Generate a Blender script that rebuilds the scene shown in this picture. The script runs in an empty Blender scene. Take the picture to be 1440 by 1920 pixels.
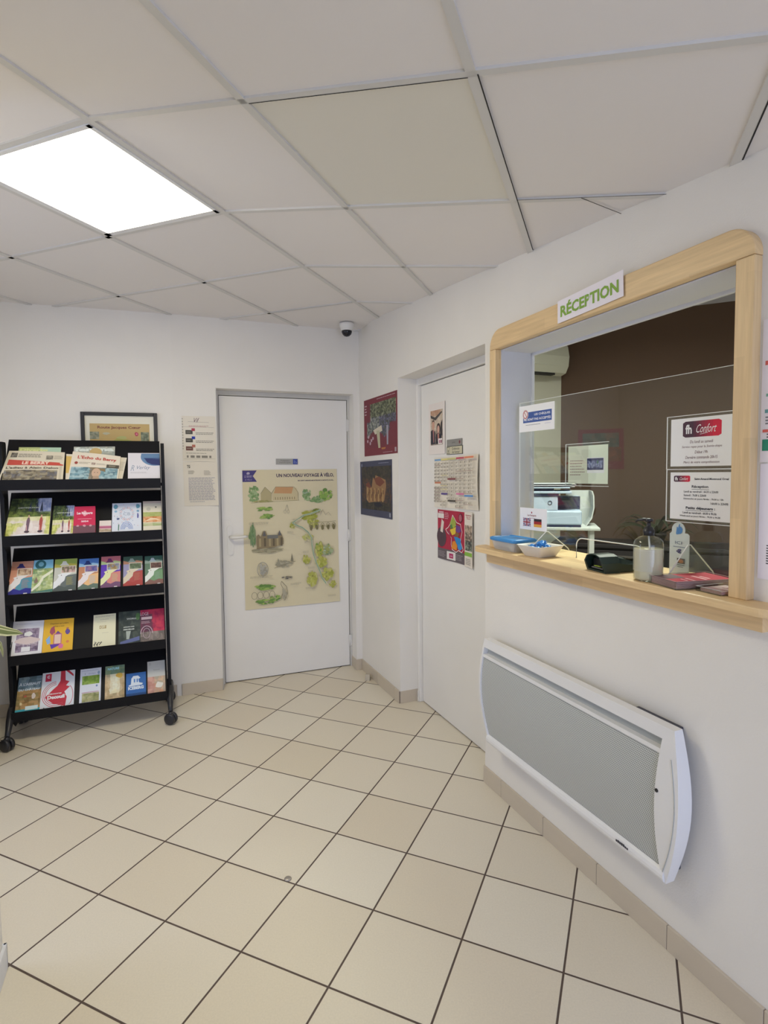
import bpy, bmesh, math, random
from mathutils import Vector, Matrix
PI = math.pi
C = bpy.context.scene.collection
S = bpy.context.scene

# ------------------------------------------------------------------ camera
cam_d = bpy.data.cameras.new('camera'); cam = bpy.data.objects.new('camera', cam_d); C.objects.link(cam)
EYE = 1.492903
PITCH, ROLL = -0.05546, -0.00992
cp, sp = math.cos(PITCH), math.sin(PITCH)
fwd = Vector((0, cp, sp)); r0 = Vector((1, 0, 0)); u0 = r0.cross(fwd)
cr, sr = math.cos(ROLL), math.sin(ROLL)
rx = cr * r0 + sr * u0; ux = -sr * r0 + cr * u0
m = Matrix((rx, ux, -fwd)).transposed().to_4x4(); m.translation = (0, 0, EYE)
cam.matrix_world = m
cam_d.sensor_fit = 'VERTICAL'; cam_d.sensor_height = 24; cam_d.sensor_width = 18
cam_d.lens = 1050.6 * 24 / 1920
cam_d.shift_x = -6.31 / 1920; cam_d.shift_y = -14.01 / 1920
cam_d.clip_start = 0.02
S.camera = cam

# ------------------------------------------------------------------ view and world
S.view_settings.view_transform = 'Standard'; S.view_settings.look = 'None'
S.view_settings.exposure = 0.0; S.view_settings.gamma = 1.0; S.view_settings.use_curve_mapping = False
W = bpy.data.worlds.new('world'); S.world = W; W.use_nodes = True
bg = W.node_tree.nodes['Background']; bg.inputs[0].default_value = (0.56, 0.67, 1.0, 1); bg.inputs[1].default_value = 4.3
PANEL_EMISSION = 21.0
OFFICE_POWER = 50.0

# ------------------------------------------------------------------ frames: x along the wall (to the right), y into the wall, z up
K = Vector((-0.202, 4.217, 0))
class Fr:
    def __init__(s, o, deg):
        s.o = Vector(o); s.a = math.radians(deg)
        s.x = Vector((math.cos(s.a), math.sin(s.a), 0)); s.y = Vector((-math.sin(s.a), math.cos(s.a), 0))
    def w(s, p): return s.o + s.x * p[0] + s.y * p[1] + Vector((0, 0, p[2]))
    def l(s, p):
        q = Vector(p) - s.o; return Vector((q.dot(s.x), q.dot(s.y), q.z))
FB = Fr(K, 22)                      # back wall, x runs from negative (left) to 0 at the corner
FR = Fr(K, -67.25)                  # right wall, x grows towards the camera
FL = Fr(FB.w((-1.30, 0, 0)), 17.5)  # back wall, left stretch
OC = FR.w((-0.148, 2.0, 0))
FO = Fr(OC, -26)                    # far wall of the office
F0 = Fr((0, 0, 0), 0)

def portal(fr, p, sx, sz, rotz):
    L = bpy.data.lights.new('daylight_opening', 'AREA'); L.shape = 'RECTANGLE'; L.size = sx; L.size_y = sz
    L.cycles.is_portal = True
    o = bpy.data.objects.new('daylight_opening', L); C.objects.link(o); o.location = fr.w(p)
    o.rotation_euler = (PI / 2, 0, rotz)
# an area light shines along its local -Z ; rotated by 90 about X that is +Y of the given heading
portal(FB, (-0.95, -5.75, 1.12), 1.7, 2.2, FB.a)
portal(FB, (-3.28, -1.5, 1.475), .96, 1.35, FB.a - PI / 2)
Lo = bpy.data.lights.new('office_fill_light', 'AREA'); Lo.size = 0.6; Lo.energy = OFFICE_POWER; Lo.color = (0.95, 1.0, 0.86)  # unseen light without a fitting, added to brighten the office
oo = bpy.data.objects.new('office_fill_light', Lo); C.objects.link(oo); oo.location = FR.w((1.7, .85, 2.6))

# ------------------------------------------------------------------ colour and materials
def lin(h):
    h = h.lstrip('#'); v = [int(h[i:i + 2], 16) / 255 for i in (0, 2, 4)]
    return tuple((c / 12.92 if c <= 0.04045 else ((c + 0.055) / 1.055) ** 2.4) for c in v)
def pc(h, g=1.3): return tuple(min(0.92, c * g) for c in lin(h)) + (1,)
def new_mat(name):
    M = bpy.data.materials.new(name); M.use_nodes = True; nt = M.node_tree
    return M, nt, nt.nodes['Principled BSDF']
def mat(name, col, rough=0.5, metal=0.0, bump=0.0, bscale=200, spec=None, **kw):
    M, nt, b = new_mat(name)
    col = tuple(col)[:3] + (1,)
    b.inputs['Base Color'].default_value = col; b.inputs['Roughness'].default_value = rough; b.inputs['Metallic'].default_value = metal
    if spec is not None: b.inputs['Specular IOR Level'].default_value = spec
    for k, v in kw.items(): b.inputs[k.replace('_', ' ')].default_value = v
    tc = nt.nodes.new('ShaderNodeTexCoord'); n = nt.nodes.new('ShaderNodeTexNoise'); n.inputs['Scale'].default_value = bscale
    nt.links.new(tc.outputs['Object'], n.inputs['Vector'])
    if bump:
        bp = nt.nodes.new('ShaderNodeBump'); bp.inputs['Strength'].default_value = bump; bp.inputs['Distance'].default_value = 0.002
        nt.links.new(n.outputs['Fac'], bp.inputs['Height']); nt.links.new(bp.outputs[0], b.inputs['Normal'])
    n2 = nt.nodes.new('ShaderNodeTexNoise'); n2.inputs['Scale'].default_value = 3.0
    nt.links.new(tc.outputs['Object'], n2.inputs['Vector'])
    mx = nt.nodes.new('ShaderNodeMix'); mx.data_type = 'RGBA'
    mx.inputs[6].default_value = tuple(c * 0.96 for c in col[:3]) + (1,); mx.inputs[7].default_value = tuple(min(1, c * 1.04) for c in col[:3]) + (1,)
    nt.links.new(n2.outputs['Fac'], mx.inputs[0]); nt.links.new(mx.outputs[2], b.inputs['Base Color'])
    return M
def attr_mat(name, rough, spec=0.4, coat=0.0, bump=0):
    M, nt, b = new_mat(name)
    a = nt.nodes.new('ShaderNodeAttribute'); a.attribute_name = 'Col'
    nt.links.new(a.outputs['Color'], b.inputs['Base Color']); b.inputs['Roughness'].default_value = rough
    b.inputs['Specular IOR Level'].default_value = spec; b.inputs['Coat Weight'].default_value = coat
    if bump:
        n = nt.nodes.new('ShaderNodeTexNoise'); n.inputs['Scale'].default_value = 400
        bp = nt.nodes.new('ShaderNodeBump'); bp.inputs['Strength'].default_value = bump; bp.inputs['Distance'].default_value = 0.001
        nt.links.new(n.outputs['Fac'], bp.inputs['Height']); nt.links.new(bp.outputs[0], b.inputs['Normal'])
    return M
def glass_mat(name, tint=(1, 1, 1), refl=1.0, rough=0.0, ior=1.5):
    M = bpy.data.materials.new(name); M.use_nodes = True; nt = M.node_tree; nt.nodes.clear()
    o = nt.nodes.new('ShaderNodeOutputMaterial'); t = nt.nodes.new('ShaderNodeBsdfTransparent'); g = nt.nodes.new('ShaderNodeBsdfGlossy')
    fz = nt.nodes.new('ShaderNodeFresnel'); fz.inputs['IOR'].default_value = ior; mx = nt.nodes.new('ShaderNodeMixShader')
    t.inputs[0].default_value = tuple(tint) + (1,); g.inputs['Roughness'].default_value = rough
    g.inputs['Color'].default_value = (refl, refl, refl, 1)
    ge = nt.nodes.new('ShaderNodeNewGeometry'); mr = nt.nodes.new('ShaderNodeMapRange')      # same index seen from either face of a thin pane
    mr.inputs['To Min'].default_value = ior; mr.inputs['To Max'].default_value = 1 / ior
    nt.links.new(ge.outputs['Backfacing'], mr.inputs['Value']); nt.links.new(mr.outputs[0], fz.inputs['IOR'])
    nt.links.new(fz.outputs[0], mx.inputs[0]); nt.links.new(t.outputs[0], mx.inputs[1]); nt.links.new(g.outputs[0], mx.inputs[2])
    nt.links.new(mx.outputs[0], o.inputs[0]); return M
def wood_mat(name, vertical=False):
    M, nt, b = new_mat(name)
    tc = nt.nodes.new('ShaderNodeTexCoord'); sp_ = nt.nodes.new('ShaderNodeSeparateXYZ'); mp = nt.nodes.new('ShaderNodeCombineXYZ'); ad = nt.nodes.new('ShaderNodeMath')
    nt.links.new(tc.outputs['Object'], sp_.inputs[0])
    nt.links.new(sp_.outputs[2 if vertical else 0], mp.inputs[0]); nt.links.new(sp_.outputs[0 if vertical else 2], ad.inputs[0]); nt.links.new(sp_.outputs[1], ad.inputs[1]); nt.links.new(ad.outputs[0], mp.inputs[1])
    br = nt.nodes.new('ShaderNodeTexBrick'); br.inputs['Scale'].default_value = 1.0
    br.inputs['Mortar Size'].default_value = 0.0; br.inputs['Brick Width'].default_value = 0.42; br.inputs['Row Height'].default_value = 0.043
    br.inputs['Color1'].default_value = (0.82, 0.60, 0.325, 1); br.inputs['Color2'].default_value = (0.72, 0.52, 0.28, 1); br.inputs['Mortar'].default_value = (0.74, 0.52, 0.3, 1)
    br.inputs['Bias'].default_value = 0.0
    nt.links.new(mp.outputs[0], br.inputs['Vector'])
    sc = nt.nodes.new('ShaderNodeMapping'); sc.inputs['Scale'].default_value = (4, 60, 60)
    nt.links.new(mp.outputs[0], sc.inputs[0])
    n = nt.nodes.new('ShaderNodeTexNoise'); n.inputs['Scale'].default_value = 1.5; n.inputs['Detail'].default_value = 4
    nt.links.new(sc.outputs[0], n.inputs['Vector'])
    mx = nt.nodes.new('ShaderNodeMix'); mx.data_type = 'RGBA'; mx.blend_type = 'MULTIPLY'; mx.inputs[0].default_value = 0.5
    rp = nt.nodes.new('ShaderNodeValToRGB'); rp.color_ramp.elements[0].position = 0.3; rp.color_ramp.elements[0].color = (0.78, 0.72, 0.66, 1); rp.color_ramp.elements[1].position = 0.7
    rp.color_ramp.elements[1].color = (1.1, 1.08, 1.05, 1)
    nt.links.new(n.outputs['Fac'], rp.inputs[0]); nt.links.new(br.outputs['Color'], mx.inputs[6]); nt.links.new(rp.outputs[0], mx.inputs[7])
    nt.links.new(mx.outputs[2], b.inputs['Base Color']); b.inputs['Roughness'].default_value = 0.42
    return M
TILE = 0.3125
def floor_mat():
    M, nt, b = new_mat('beige_floor_tiles')
    N = nt.nodes.new; Lk = nt.links.new
    tc = N('ShaderNodeTexCoord'); mp = N('ShaderNodeMapping'); mp.vector_type = 'TEXTURE'
    # tile lattice measured on the floor: origin and heading of the joints
    mp.inputs['Location'].default_value = (-2.55471 * TILE, 7.99418 * TILE, 0); mp.inputs['Rotation'].default_value = (0, 0, -0.40817)
    mp.inputs['Scale'].default_value = (TILE, TILE, 1)
    Lk(tc.outputs['Object'], mp.inputs[0])
    sx = N('ShaderNodeSeparateXYZ'); Lk(mp.outputs[0], sx.inputs[0])
    def M1(op, a, bb=None, v=None):
        q = N('ShaderNodeMath'); q.operation = op
        Lk(a, q.inputs[0]) if not isinstance(a, float) else None
        if bb is not None: Lk(bb, q.inputs[1])
        if v is not None: q.inputs[1].default_value = v
        return q.outputs[0]
    ds = []
    for k in (0, 1):
        f = M1('FRACT', sx.outputs[k]); c = M1('SUBTRACT', f, v=0.5); ab = M1('ABSOLUTE', c); ds.append(ab)
    mxx = M1('MAXIMUM', ds[0], ds[1])                     # 0.5 on a joint
    ramp = N('ShaderNodeMapRange'); ramp.inputs['From Min'].default_value = 0.4885; ramp.inputs['From Max'].default_value = 0.4915
    Lk(mxx, ramp.inputs['Value'])
    fl = N('ShaderNodeVectorMath'); fl.operation = 'FLOOR'; Lk(mp.outputs[0], fl.inputs[0])
    wn = N('ShaderNodeTexWhiteNoise'); wn.noise_dimensions = '2D'; Lk(fl.outputs[0], wn.inputs['Vector'])
    tr = N('ShaderNodeValToRGB'); tr.color_ramp.elements[0].color = (0.77, 0.68, 0.53, 1); tr.color_ramp.elements[1].color = (0.84, 0.775, 0.645, 1)
    Lk(wn.outputs['Value'], tr.inputs[0])
    ns = N('ShaderNodeTexNoise'); ns.inputs['Scale'].default_value = 180; ns.inputs['Detail'].default_value = 3; Lk(tc.outputs['Object'], ns.inputs['Vector'])
    ml = N('ShaderNodeMix'); ml.data_type = 'RGBA'; ml.blend_type = 'MULTIPLY'; ml.inputs[0].default_value = 0.15
    Lk(tr.outputs[0], ml.inputs[6]); Lk(ns.outputs['Fac'], ml.inputs[7])
    mx = N('ShaderNodeMix'); mx.data_type = 'RGBA'; Lk(ramp.outputs[0], mx.inputs[0]); Lk(ml.outputs[2], mx.inputs[6]); mx.inputs[7].default_value = (0.10, 0.07, 0.055, 1)
    Lk(mx.outputs[2], b.inputs['Base Color'])
    rr = N('ShaderNodeMapRange'); rr.inputs['To Min'].default_value = 0.34; rr.inputs['To Max'].default_value = 0.9; Lk(ramp.outputs[0], rr.inputs['Value']); Lk(rr.outputs[0], b.inputs['Roughness'])
    inv = M1('MULTIPLY', ramp.outputs[0], v=-1.0)
    bp = N('ShaderNodeBump'); bp.inputs['Distance'].default_value = 0.002; bp.inputs['Strength'].default_value = 0.6; Lk(inv, bp.inputs['Height']); Lk(bp.outputs[0], b.inputs['Normal'])
    b.inputs['Specular IOR Level'].default_value = 0.5
    return M
def mesh_panel_mat():
    M, nt, b = new_mat('perforated_grey_metal'); N = nt.nodes.new; Lk = nt.links.new
    tc = N('ShaderNodeTexCoord'); mp = N('ShaderNodeMapping'); mp.inputs['Scale'].default_value = (1 / 0.0056, 1, 1 / 0.0062)
    mp.inputs['Rotation'].default_value = (0, 0.0, 0)
    Lk(tc.outputs['Object'], mp.inputs[0]); sx = N('ShaderNodeSeparateXYZ'); Lk(mp.outputs[0], sx.inputs[0])
    def m1(op, a, v=None, bb=None):
        q = N('ShaderNodeMath'); q.operation = op; Lk(a, q.inputs[0])
        if v is not None: q.inputs[1].default_value = v
        if bb is not None: Lk(bb, q.inputs[1])
        return q.outputs[0]
    row = m1('MODULO', m1('FLOOR', sx.outputs[2]), v=2.0); half = m1('MULTIPLY', row, v=0.5)
    xx = m1('ADD', sx.outputs[0], bb=half)
    dx = m1('SUBTRACT', m1('FRACT', xx), v=0.5); dz = m1('SUBTRACT', m1('FRACT', sx.outputs[2]), v=0.5)
    d = m1('SQRT', m1('ADD', m1('MULTIPLY', dx, bb=dx), bb=m1('MULTIPLY', dz, bb=dz)))
    rg = N('ShaderNodeMapRange'); rg.inputs['From Min'].default_value = 0.26; rg.inputs['From Max'].default_value = 0.36; Lk(d, rg.inputs['Value'])
    mx = N('ShaderNodeMix'); mx.data_type = 'RGBA'; mx.inputs[6].default_value = (0.16, 0.165, 0.17, 1); mx.inputs[7].default_value = (0.60, 0.62, 0.59, 1)
    Lk(rg.outputs[0], mx.inputs[0]); Lk(mx.outputs[2], b.inputs['Base Color']); b.inputs['Roughness'].default_value = 0.5
    return M

MW = mat('white_wall_paint', (0.83, 0.795, 0.735), 0.75, bump=0.25, bscale=260, spec=0.2)
MDOOR = mat('white_door_paint', (0.85, 0.825, 0.78), 0.45, bump=0.06, bscale=120)
MFRAME = mat('grey_white_frame_paint', (0.62, 0.60, 0.55), 0.5)
MREV = mat('cool_white_reveal_paint', (0.66, 0.66, 0.69), 0.6, bump=0.1)
MDARK = mat('dark_gap', (0.03, 0.027, 0.025), 0.9)
MBASE = mat('beige_baseboard_tile', (0.60, 0.52, 0.41), 0.4, bump=0.1, bscale=90)
MGROUT = mat('brown_grout', (0.25, 0.20, 0.16), 0.9)
MBLACK = mat('black_rack_metal', (0.006, 0.006, 0.008), 0.5, bump=0.1, bscale=500, spec=0.22)
MCAST = mat('black_caster_plastic', (0.022, 0.022, 0.026), 0.38)
MWOOD = wood_mat('pale_beech_boards'); MWOODV = wood_mat('pale_beech_upright', True)
MWHITE = mat('white_enamel', (0.82, 0.81, 0.80), 0.3)
MWPL = mat('white_plastic', (0.80, 0.78, 0.74), 0.35)
MGREYM = mat('galvanised_grey', (0.45, 0.47, 0.46), 0.4)
MNAVY = mat('dark_slate_plastic', (0.045, 0.045, 0.065), 0.45)
MSTEEL = mat('brushed_steel', (0.55, 0.53, 0.5), 0.35, metal=0.9)
MPAPER = attr_mat('printed_paper', 0.65, 0.3); MGLOSSY = attr_mat('glossy_print', 0.4, 0.4, 0.0)
MCOLP = attr_mat('painted_surface', 0.7, 0.2, bump=0.15)
MGLASS = glass_mat('clear_screen', (0.97, 0.985, 0.975), 1.0)
MACR = glass_mat('clear_acrylic', (0.93, 0.95, 0.94), 1.0)
MACRE = mat('acrylic_edge', (0.85, 0.86, 0.84), 0.2)  # white colour stands in for the highlight along clear acrylic edges
MOLIVE = mat('pale_olive_office_paint', (0.62, 0.60, 0.50), 0.7)
MBROWN = mat('dark_brown_office_paint', (0.10, 0.056, 0.036), 0.75)
MOC = mat('grey_office_ceiling', (0.55, 0.53, 0.55), 0.8)
MCHAR = mat('charcoal_laminate', (0.022, 0.018, 0.021), 0.6)

# ------------------------------------------------------------------ mesh builder
class MB:
    def __init__(s): s.v = []; s.f = []; s.c = []; s.mi = []; s.sm = []; s.cur = 0; s.col = (1, 1, 1, 1)
    def add(s, vs, fs, smooth=False):
        n = len(s.v); s.v += [Vector(p) for p in vs]
        for f in fs:
            s.f.append([i + n for i in f]); s.c.append(s.col); s.mi.append(s.cur); s.sm.append(smooth)
        return s
    def box(s, a, b, bev=0.0):
        x0, y0, z0 = [min(p, q) for p, q in zip(a, b)]; x1, y1, z1 = [max(p, q) for p, q in zip(a, b)]
        if bev <= 0:
            return s.add([(x0, y0, z0), (x1, y0, z0), (x1, y1, z0), (x0, y1, z0), (x0, y0, z1), (x1, y0, z1), (x1, y1, z1), (x0, y1, z1)],
                         [(0, 3, 2, 1), (4, 5, 6, 7), (0, 1, 5, 4), (1, 2, 6, 5), (2, 3, 7, 6), (3, 0, 4, 7)])
        bm = bmesh.new(); bmesh.ops.create_cube(bm, size=1)
        for v in bm.verts: v.co = Vector((x0 + (v.co.x + .5) * (x1 - x0), y0 + (v.co.y + .5) * (y1 - y0), z0 + (v.co.z + .5) * (z1 - z0)))
        bmesh.ops.bevel(bm, geom=bm.edges[:], offset=bev, segments=2, affect='EDGES', profile=0.5)
        return s.bm(bm)
    def bm(s, bm, smooth=False, M=None):
        bm.verts.index_update()
        s.add([(M @ v.co if M else v.co) for v in bm.verts], [[v.index for v in f.verts] for f in bm.faces], smooth); bm.free(); return s
    def prism(s, pts, d0, d1, axes='xz'):
        """outline extruded along the remaining axis"""
        def P(p, d):
            return {'xz': (p[0], d, p[1]), 'xy': (p[0], p[1], d), 'yz': (d, p[0], p[1])}[axes]
        n = len(pts); vs = [P(p, d0) for p in pts] + [P(p, d1) for p in pts]
        fs = [list(range(n)), list(range(2 * n - 1, n - 1, -1))] + [(i, i + n, (i + 1) % n + n, (i + 1) % n) for i in range(n)]
        return s.add(vs, fs)
    def lathe(s, prof, o=(0, 0, 0), seg=24, smooth=True, M=None):
        o = Vector(o); vs = []; fs = []
        for r, z in prof:
            for k in range(seg):
                a = 2 * PI * k / seg; p = Vector((r * math.cos(a), r * math.sin(a), z))
                vs.append((M @ p if M else p) + o)
        for i in range(len(prof) - 1):
            for k in range(seg):
                k2 = (k + 1) % seg; fs.append((i * seg + k, i * seg + k2, (i + 1) * seg + k2, (i + 1) * seg + k))
        fs.append(list(range(seg - 1, -1, -1))); fs.append([(len(prof) - 1) * seg + k for k in range(seg)])
        return s.add(vs, fs, smooth)
    def tube(s, path, r, seg=8, flat=1.0):
        path = [Vector(p) for p in path]; vs = []; fs = []
        up = Vector((0, 0, 1))
        for i, p in enumerate(path):
            t = (path[min(i + 1, len(path) - 1)] - path[max(i - 1, 0)]).normalized()
            a = t.cross(up)
            if a.length < 1e-3: a = t.cross(Vector((1, 0, 0)))
            a.normalize(); b = a.cross(t).normalized(); rr = r[i] if isinstance(r, (list, tuple)) else r
            for k in range(seg):
                q = 2 * PI * k / seg; vs.append(p + a * math.cos(q) * rr + b * math.sin(q) * rr * flat)
        for i in range(len(path) - 1):
            for k in range(seg):
                k2 = (k + 1) % seg; fs.append((i * seg + k, i * seg + k2, (i + 1) * seg + k2, (i + 1) * seg + k))
        fs.append(list(range(seg - 1, -1, -1))); fs.append([(len(path) - 1) * seg + k for k in range(seg)])
        return s.add(vs, fs, True)
    def build(s, name, mats, fr=None, parent=None, org=None):
        """fr: vertices are given in that frame; org: origin in the same frame"""
        me = bpy.data.meshes.new(name)
        if org is None:
            if parent is not None: org = (0, 0, 0)
            else:
                xs = [v.x for v in s.v]; ys = [v.y for v in s.v]; zs = [v.z for v in s.v]
                org = ((min(xs) + max(xs)) / 2, (min(ys) + max(ys)) / 2, min(zs))
        org = Vector(org)
        if parent is not None and 'org' in parent: org = Vector(parent['org'])
        me.from_pydata([v - org for v in s.v], [], s.f); me.update()
        ca = me.color_attributes.new('Col', 'FLOAT_COLOR', 'CORNER')
        data = []
        for p in me.polygons: data += list(s.c[p.index]) * p.loop_total
        ca.data.foreach_set('color', data)
        bm = bmesh.new(); bm.from_mesh(me); bmesh.ops.recalc_face_normals(bm, faces=bm.faces[:]) if not getattr(s, 'norecalc', False) else None
        bm.to_mesh(me); bm.free()
        for p, q, sm in zip(me.polygons, s.mi, s.sm): p.material_index = q; p.use_smooth = sm
        for mm in (mats if isinstance(mats, (list, tuple)) else [mats]): me.materials.append(mm)
        o = bpy.data.objects.new(name, me); C.objects.link(o)
        if parent is not None: o.parent = parent
        else:
            f = fr or F0; o.location = f.w(org); o.rotation_euler = (0, 0, f.a)
        return o
def root(name, fr, org):
    o = bpy.data.objects.new(name, None); C.objects.link(o); o.location = fr.w(org); o.rotation_euler = (0, 0, fr.a)
    o.empty_display_size = 0.05; o['org'] = list(org); return o
def tag(o, label, cat, group=None):
    o['label'] = label; o['category'] = cat
    if group: o['group'] = group
    return o
def struct(o): o['kind'] = 'structure'; return o

# ------------------------------------------------------------------ lettering
_G = {}
def glyphs(txt, bold=0.0, shear=0.0):
    k = (txt, bold, shear)
    if k in _G: return _G[k]
    cu = bpy.data.curves.new('t', 'FONT'); cu.body = txt; cu.resolution_u = 2; cu.offset = bold; cu.shear = shear
    ob = bpy.data.objects.new('t', cu); C.objects.link(ob)
    dg = bpy.context.evaluated_depsgraph_get(); me = ob.evaluated_get(dg).to_mesh()
    vs = [(v.co.x, v.co.y) for v in me.vertices]; fs = [list(p.vertices) for p in me.polygons]
    ob.evaluated_get(dg).to_mesh_clear(); bpy.data.objects.remove(ob); bpy.data.curves.remove(cu)
    if not vs: vs = [(0, 0), (1, 1)]
    x0 = min(v[0] for v in vs); x1 = max(v[0] for v in vs); y0 = min(v[1] for v in vs); y1 = max(v[1] for v in vs)
    w = max(1e-6, x1 - x0); h = max(1e-6, y1 - y0)
    _G[k] = ([((v[0] - x0) / w, (v[1] - y0) / h) for v in vs], fs, w / h); return _G[k]

def cut(poly, ax, lim, sg):
    out = []
    for i in range(len(poly)):
        a, b = poly[i], poly[(i + 1) % len(poly)]; fa, fb = (a[ax] - lim) * sg, (b[ax] - lim) * sg
        if fa >= 0: out.append(a)
        if (fa >= 0) != (fb >= 0): k = fa / (fa - fb); out.append((a[0] + (b[0] - a[0]) * k, a[1] + (b[1] - a[1]) * k))
    return out
class Sheet:
    """a printed sheet: slab with its print laid on the front, x 0..1 left to right, y 0..1 bottom to top"""
    def __init__(s, fr, TL, TR, BR, BL, base='#e8e4dc', t=0.0012, bow=None, gain=1.3, div=1, edge=None, seed=1):
        s.fr = fr; s.q = [Vector(p) for p in (TL, TR, BR, BL)]; s.t = t; s.bow = bow; s.g = gain; s.m = MB(); s.m.norecalc = False
        s.n = (s.q[3] - s.q[0]).cross(s.q[1] - s.q[0]).normalized()
        if s.n.y > 0: s.n = -s.n          # the front looks back into the room (-y)
        s.lv = t + (0.0008 if bow else 0.0); s.step = 0.00006; s.div = div; s.r = random.Random(seed)
        s.w = (s.q[1] - s.q[0]).length; s.h = (s.q[3] - s.q[0]).length
        n = 8 if bow else 1
        g = lambda i, j, l: s.P(i / n, j / n, l)
        m = s.m; m.col = pc(base, gain)
        vs = []; fs = []
        for l in (0, t):
            for j in range(n + 1):
                for i in range(n + 1): vs.append(g(i, j, l))
        N = (n + 1) ** 2; I = lambda i, j, l: l * N + j * (n + 1) + i
        for j in range(n):
            for i in range(n):
                fs.append((I(i, j, 1), I(i + 1, j, 1), I(i + 1, j + 1, 1), I(i, j + 1, 1))); fs.append((I(i, j, 0), I(i, j + 1, 0), I(i + 1, j + 1, 0), I(i + 1, j, 0)))
        for i in range(n):
            for (a, b) in (((i, 0), (i + 1, 0)), ((i, n), (i + 1, n)), ((0, i), (0, i + 1)), ((n, i), (n, i + 1))):
                fs.append((I(*a, 0), I(*b, 0), I(*b, 1), I(*a, 1)))
        m.add(vs, fs)
    def P(s, x, y, l):
        TL, TR, BR, BL = s.q
        p = (TL * (1 - x) + TR * x) * y + (BL * (1 - x) + BR * x) * (1 - y)
        return p + s.n * (l + (s.bw(x, y) if s.bow else 0))
    def bw(s, x, y):
        x = min(1, max(0, x)) * 8; y = min(1, max(0, y)) * 8; i, j = min(7, int(x)), min(7, int(y)); a, b = x - i, y - j
        f = lambda p, q: s.bow(p / 8, q / 8)
        return (f(i, j) * (1 - a) + f(i + 1, j) * a) * (1 - b) + (f(i, j + 1) * (1 - a) + f(i + 1, j + 1) * a) * b
    def up(s): s.lv += s.step; return s.lv
    def poly(s, pts, col, lv=None):
        s.m.col = pc(col, s.g) if isinstance(col, str) else col
        l = lv or s.up()
        if not s.bow: s.m.add([s.P(x, y, l) for x, y in pts], [list(range(len(pts)))]); return s
        for i in range(8):                                   # follow the curl of the sheet, cell by cell
            a = cut(cut(pts, 0, i / 8, 1), 0, (i + 1) / 8, -1) if 0 < i < 7 else cut(pts, 0, 1 / 8, -1) if i == 0 else cut(pts, 0, 7 / 8, 1)
            if len(a) < 3: continue
            for j in range(8):
                b = cut(cut(a, 1, j / 8, 1), 1, (j + 1) / 8, -1) if 0 < j < 7 else cut(a, 1, 1 / 8, -1) if j == 0 else cut(a, 1, 7 / 8, 1)
                if len(b) > 2: s.m.add([s.P(x, y, l) for x, y in b], [list(range(len(b)))])
        return s
    def rect(s, x0, y0, x1, y1, col):
        return s.poly([(x0, y0), (x1, y0), (x1, y1), (x0, y1)], col)
    def ell(s, cx, cy, rx_, ry_, col, n=18, jag=0.0):
        return s.poly([(cx + rx_ * math.cos(2 * PI * k / n) * (1 + jag * (s.r.random() - .5)), cy + ry_ * math.sin(2 * PI * k / n) * (1 + jag * (s.r.random() - .5))) for k in range(n)], col)
    def line(s, pts, w, col):
        """w in metres"""
        s.m.col = pc(col, s.g); l = s.up()
        if s.bow: pts = [(a[0] + (b[0] - a[0]) * k / 6, a[1] + (b[1] - a[1]) * k / 6) for a, b in zip(pts, pts[1:]) for k in range(6)] + [pts[-1]] if len(pts) < 6 else pts
        for (a, b) in zip(pts, pts[1:]):
            pa, pb = s.P(a[0], a[1], l), s.P(b[0], b[1], l); d = (pb - pa)
            if d.length < 1e-6: continue
            q = d.normalized().cross(s.n) * w / 2; e = d.normalized() * w * .3
            s.m.add([pa - q - e, pb - q + e, pb + q + e, pa + q - e], [(0, 1, 2, 3)])
        return s
    def text(s, txt, x, y, h, col, w=None, bold=0.0, shear=0.0, align='l', rot=0.0):
        """x, y lower left, h height as a share of the sheet; w width share (else natural)"""
        vs, fs, asp = glyphs(txt, bold, shear); hh = h * s.h
        if w is None: w = hh * asp / s.w
        if align == 'c': x -= w / 2
        if align == 'r': x -= w
        l = s.up(); s.m.col = pc(col, s.g); ca, sa = math.cos(rot), math.sin(rot); out = []
        for (a, b) in vs:
            dx, dy = a * w * s.w, b * hh; dx, dy = dx * ca - dy * sa, dx * sa + dy * ca
            out.append(s.P(x + dx / s.w, y + dy / s.h, l))
        s.m.add(out, fs); return s
    def greek(s, x0, y1, x1, n, lh, col, fill=1.0, rag=0.25, th=0.45):
        """small unreadable lines of print"""
        for k in range(n):
            x = x0; end = x0 + (x1 - x0) * fill * (1 - rag * s.r.random()); y = y1 - k * lh
            l = s.up(); s.m.col = pc(col, s.g)
            while x < end:
                w = min(end - x, (x1 - x0) * s.r.uniform(.06, .16))
                s.m.add([s.P(x, y - lh * th, l), s.P(x + w, y - lh * th, l), s.P(x + w, y, l), s.P(x, y, l)], [(0, 1, 2, 3)]); x += w + (x1 - x0) * .018
        return s
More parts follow.
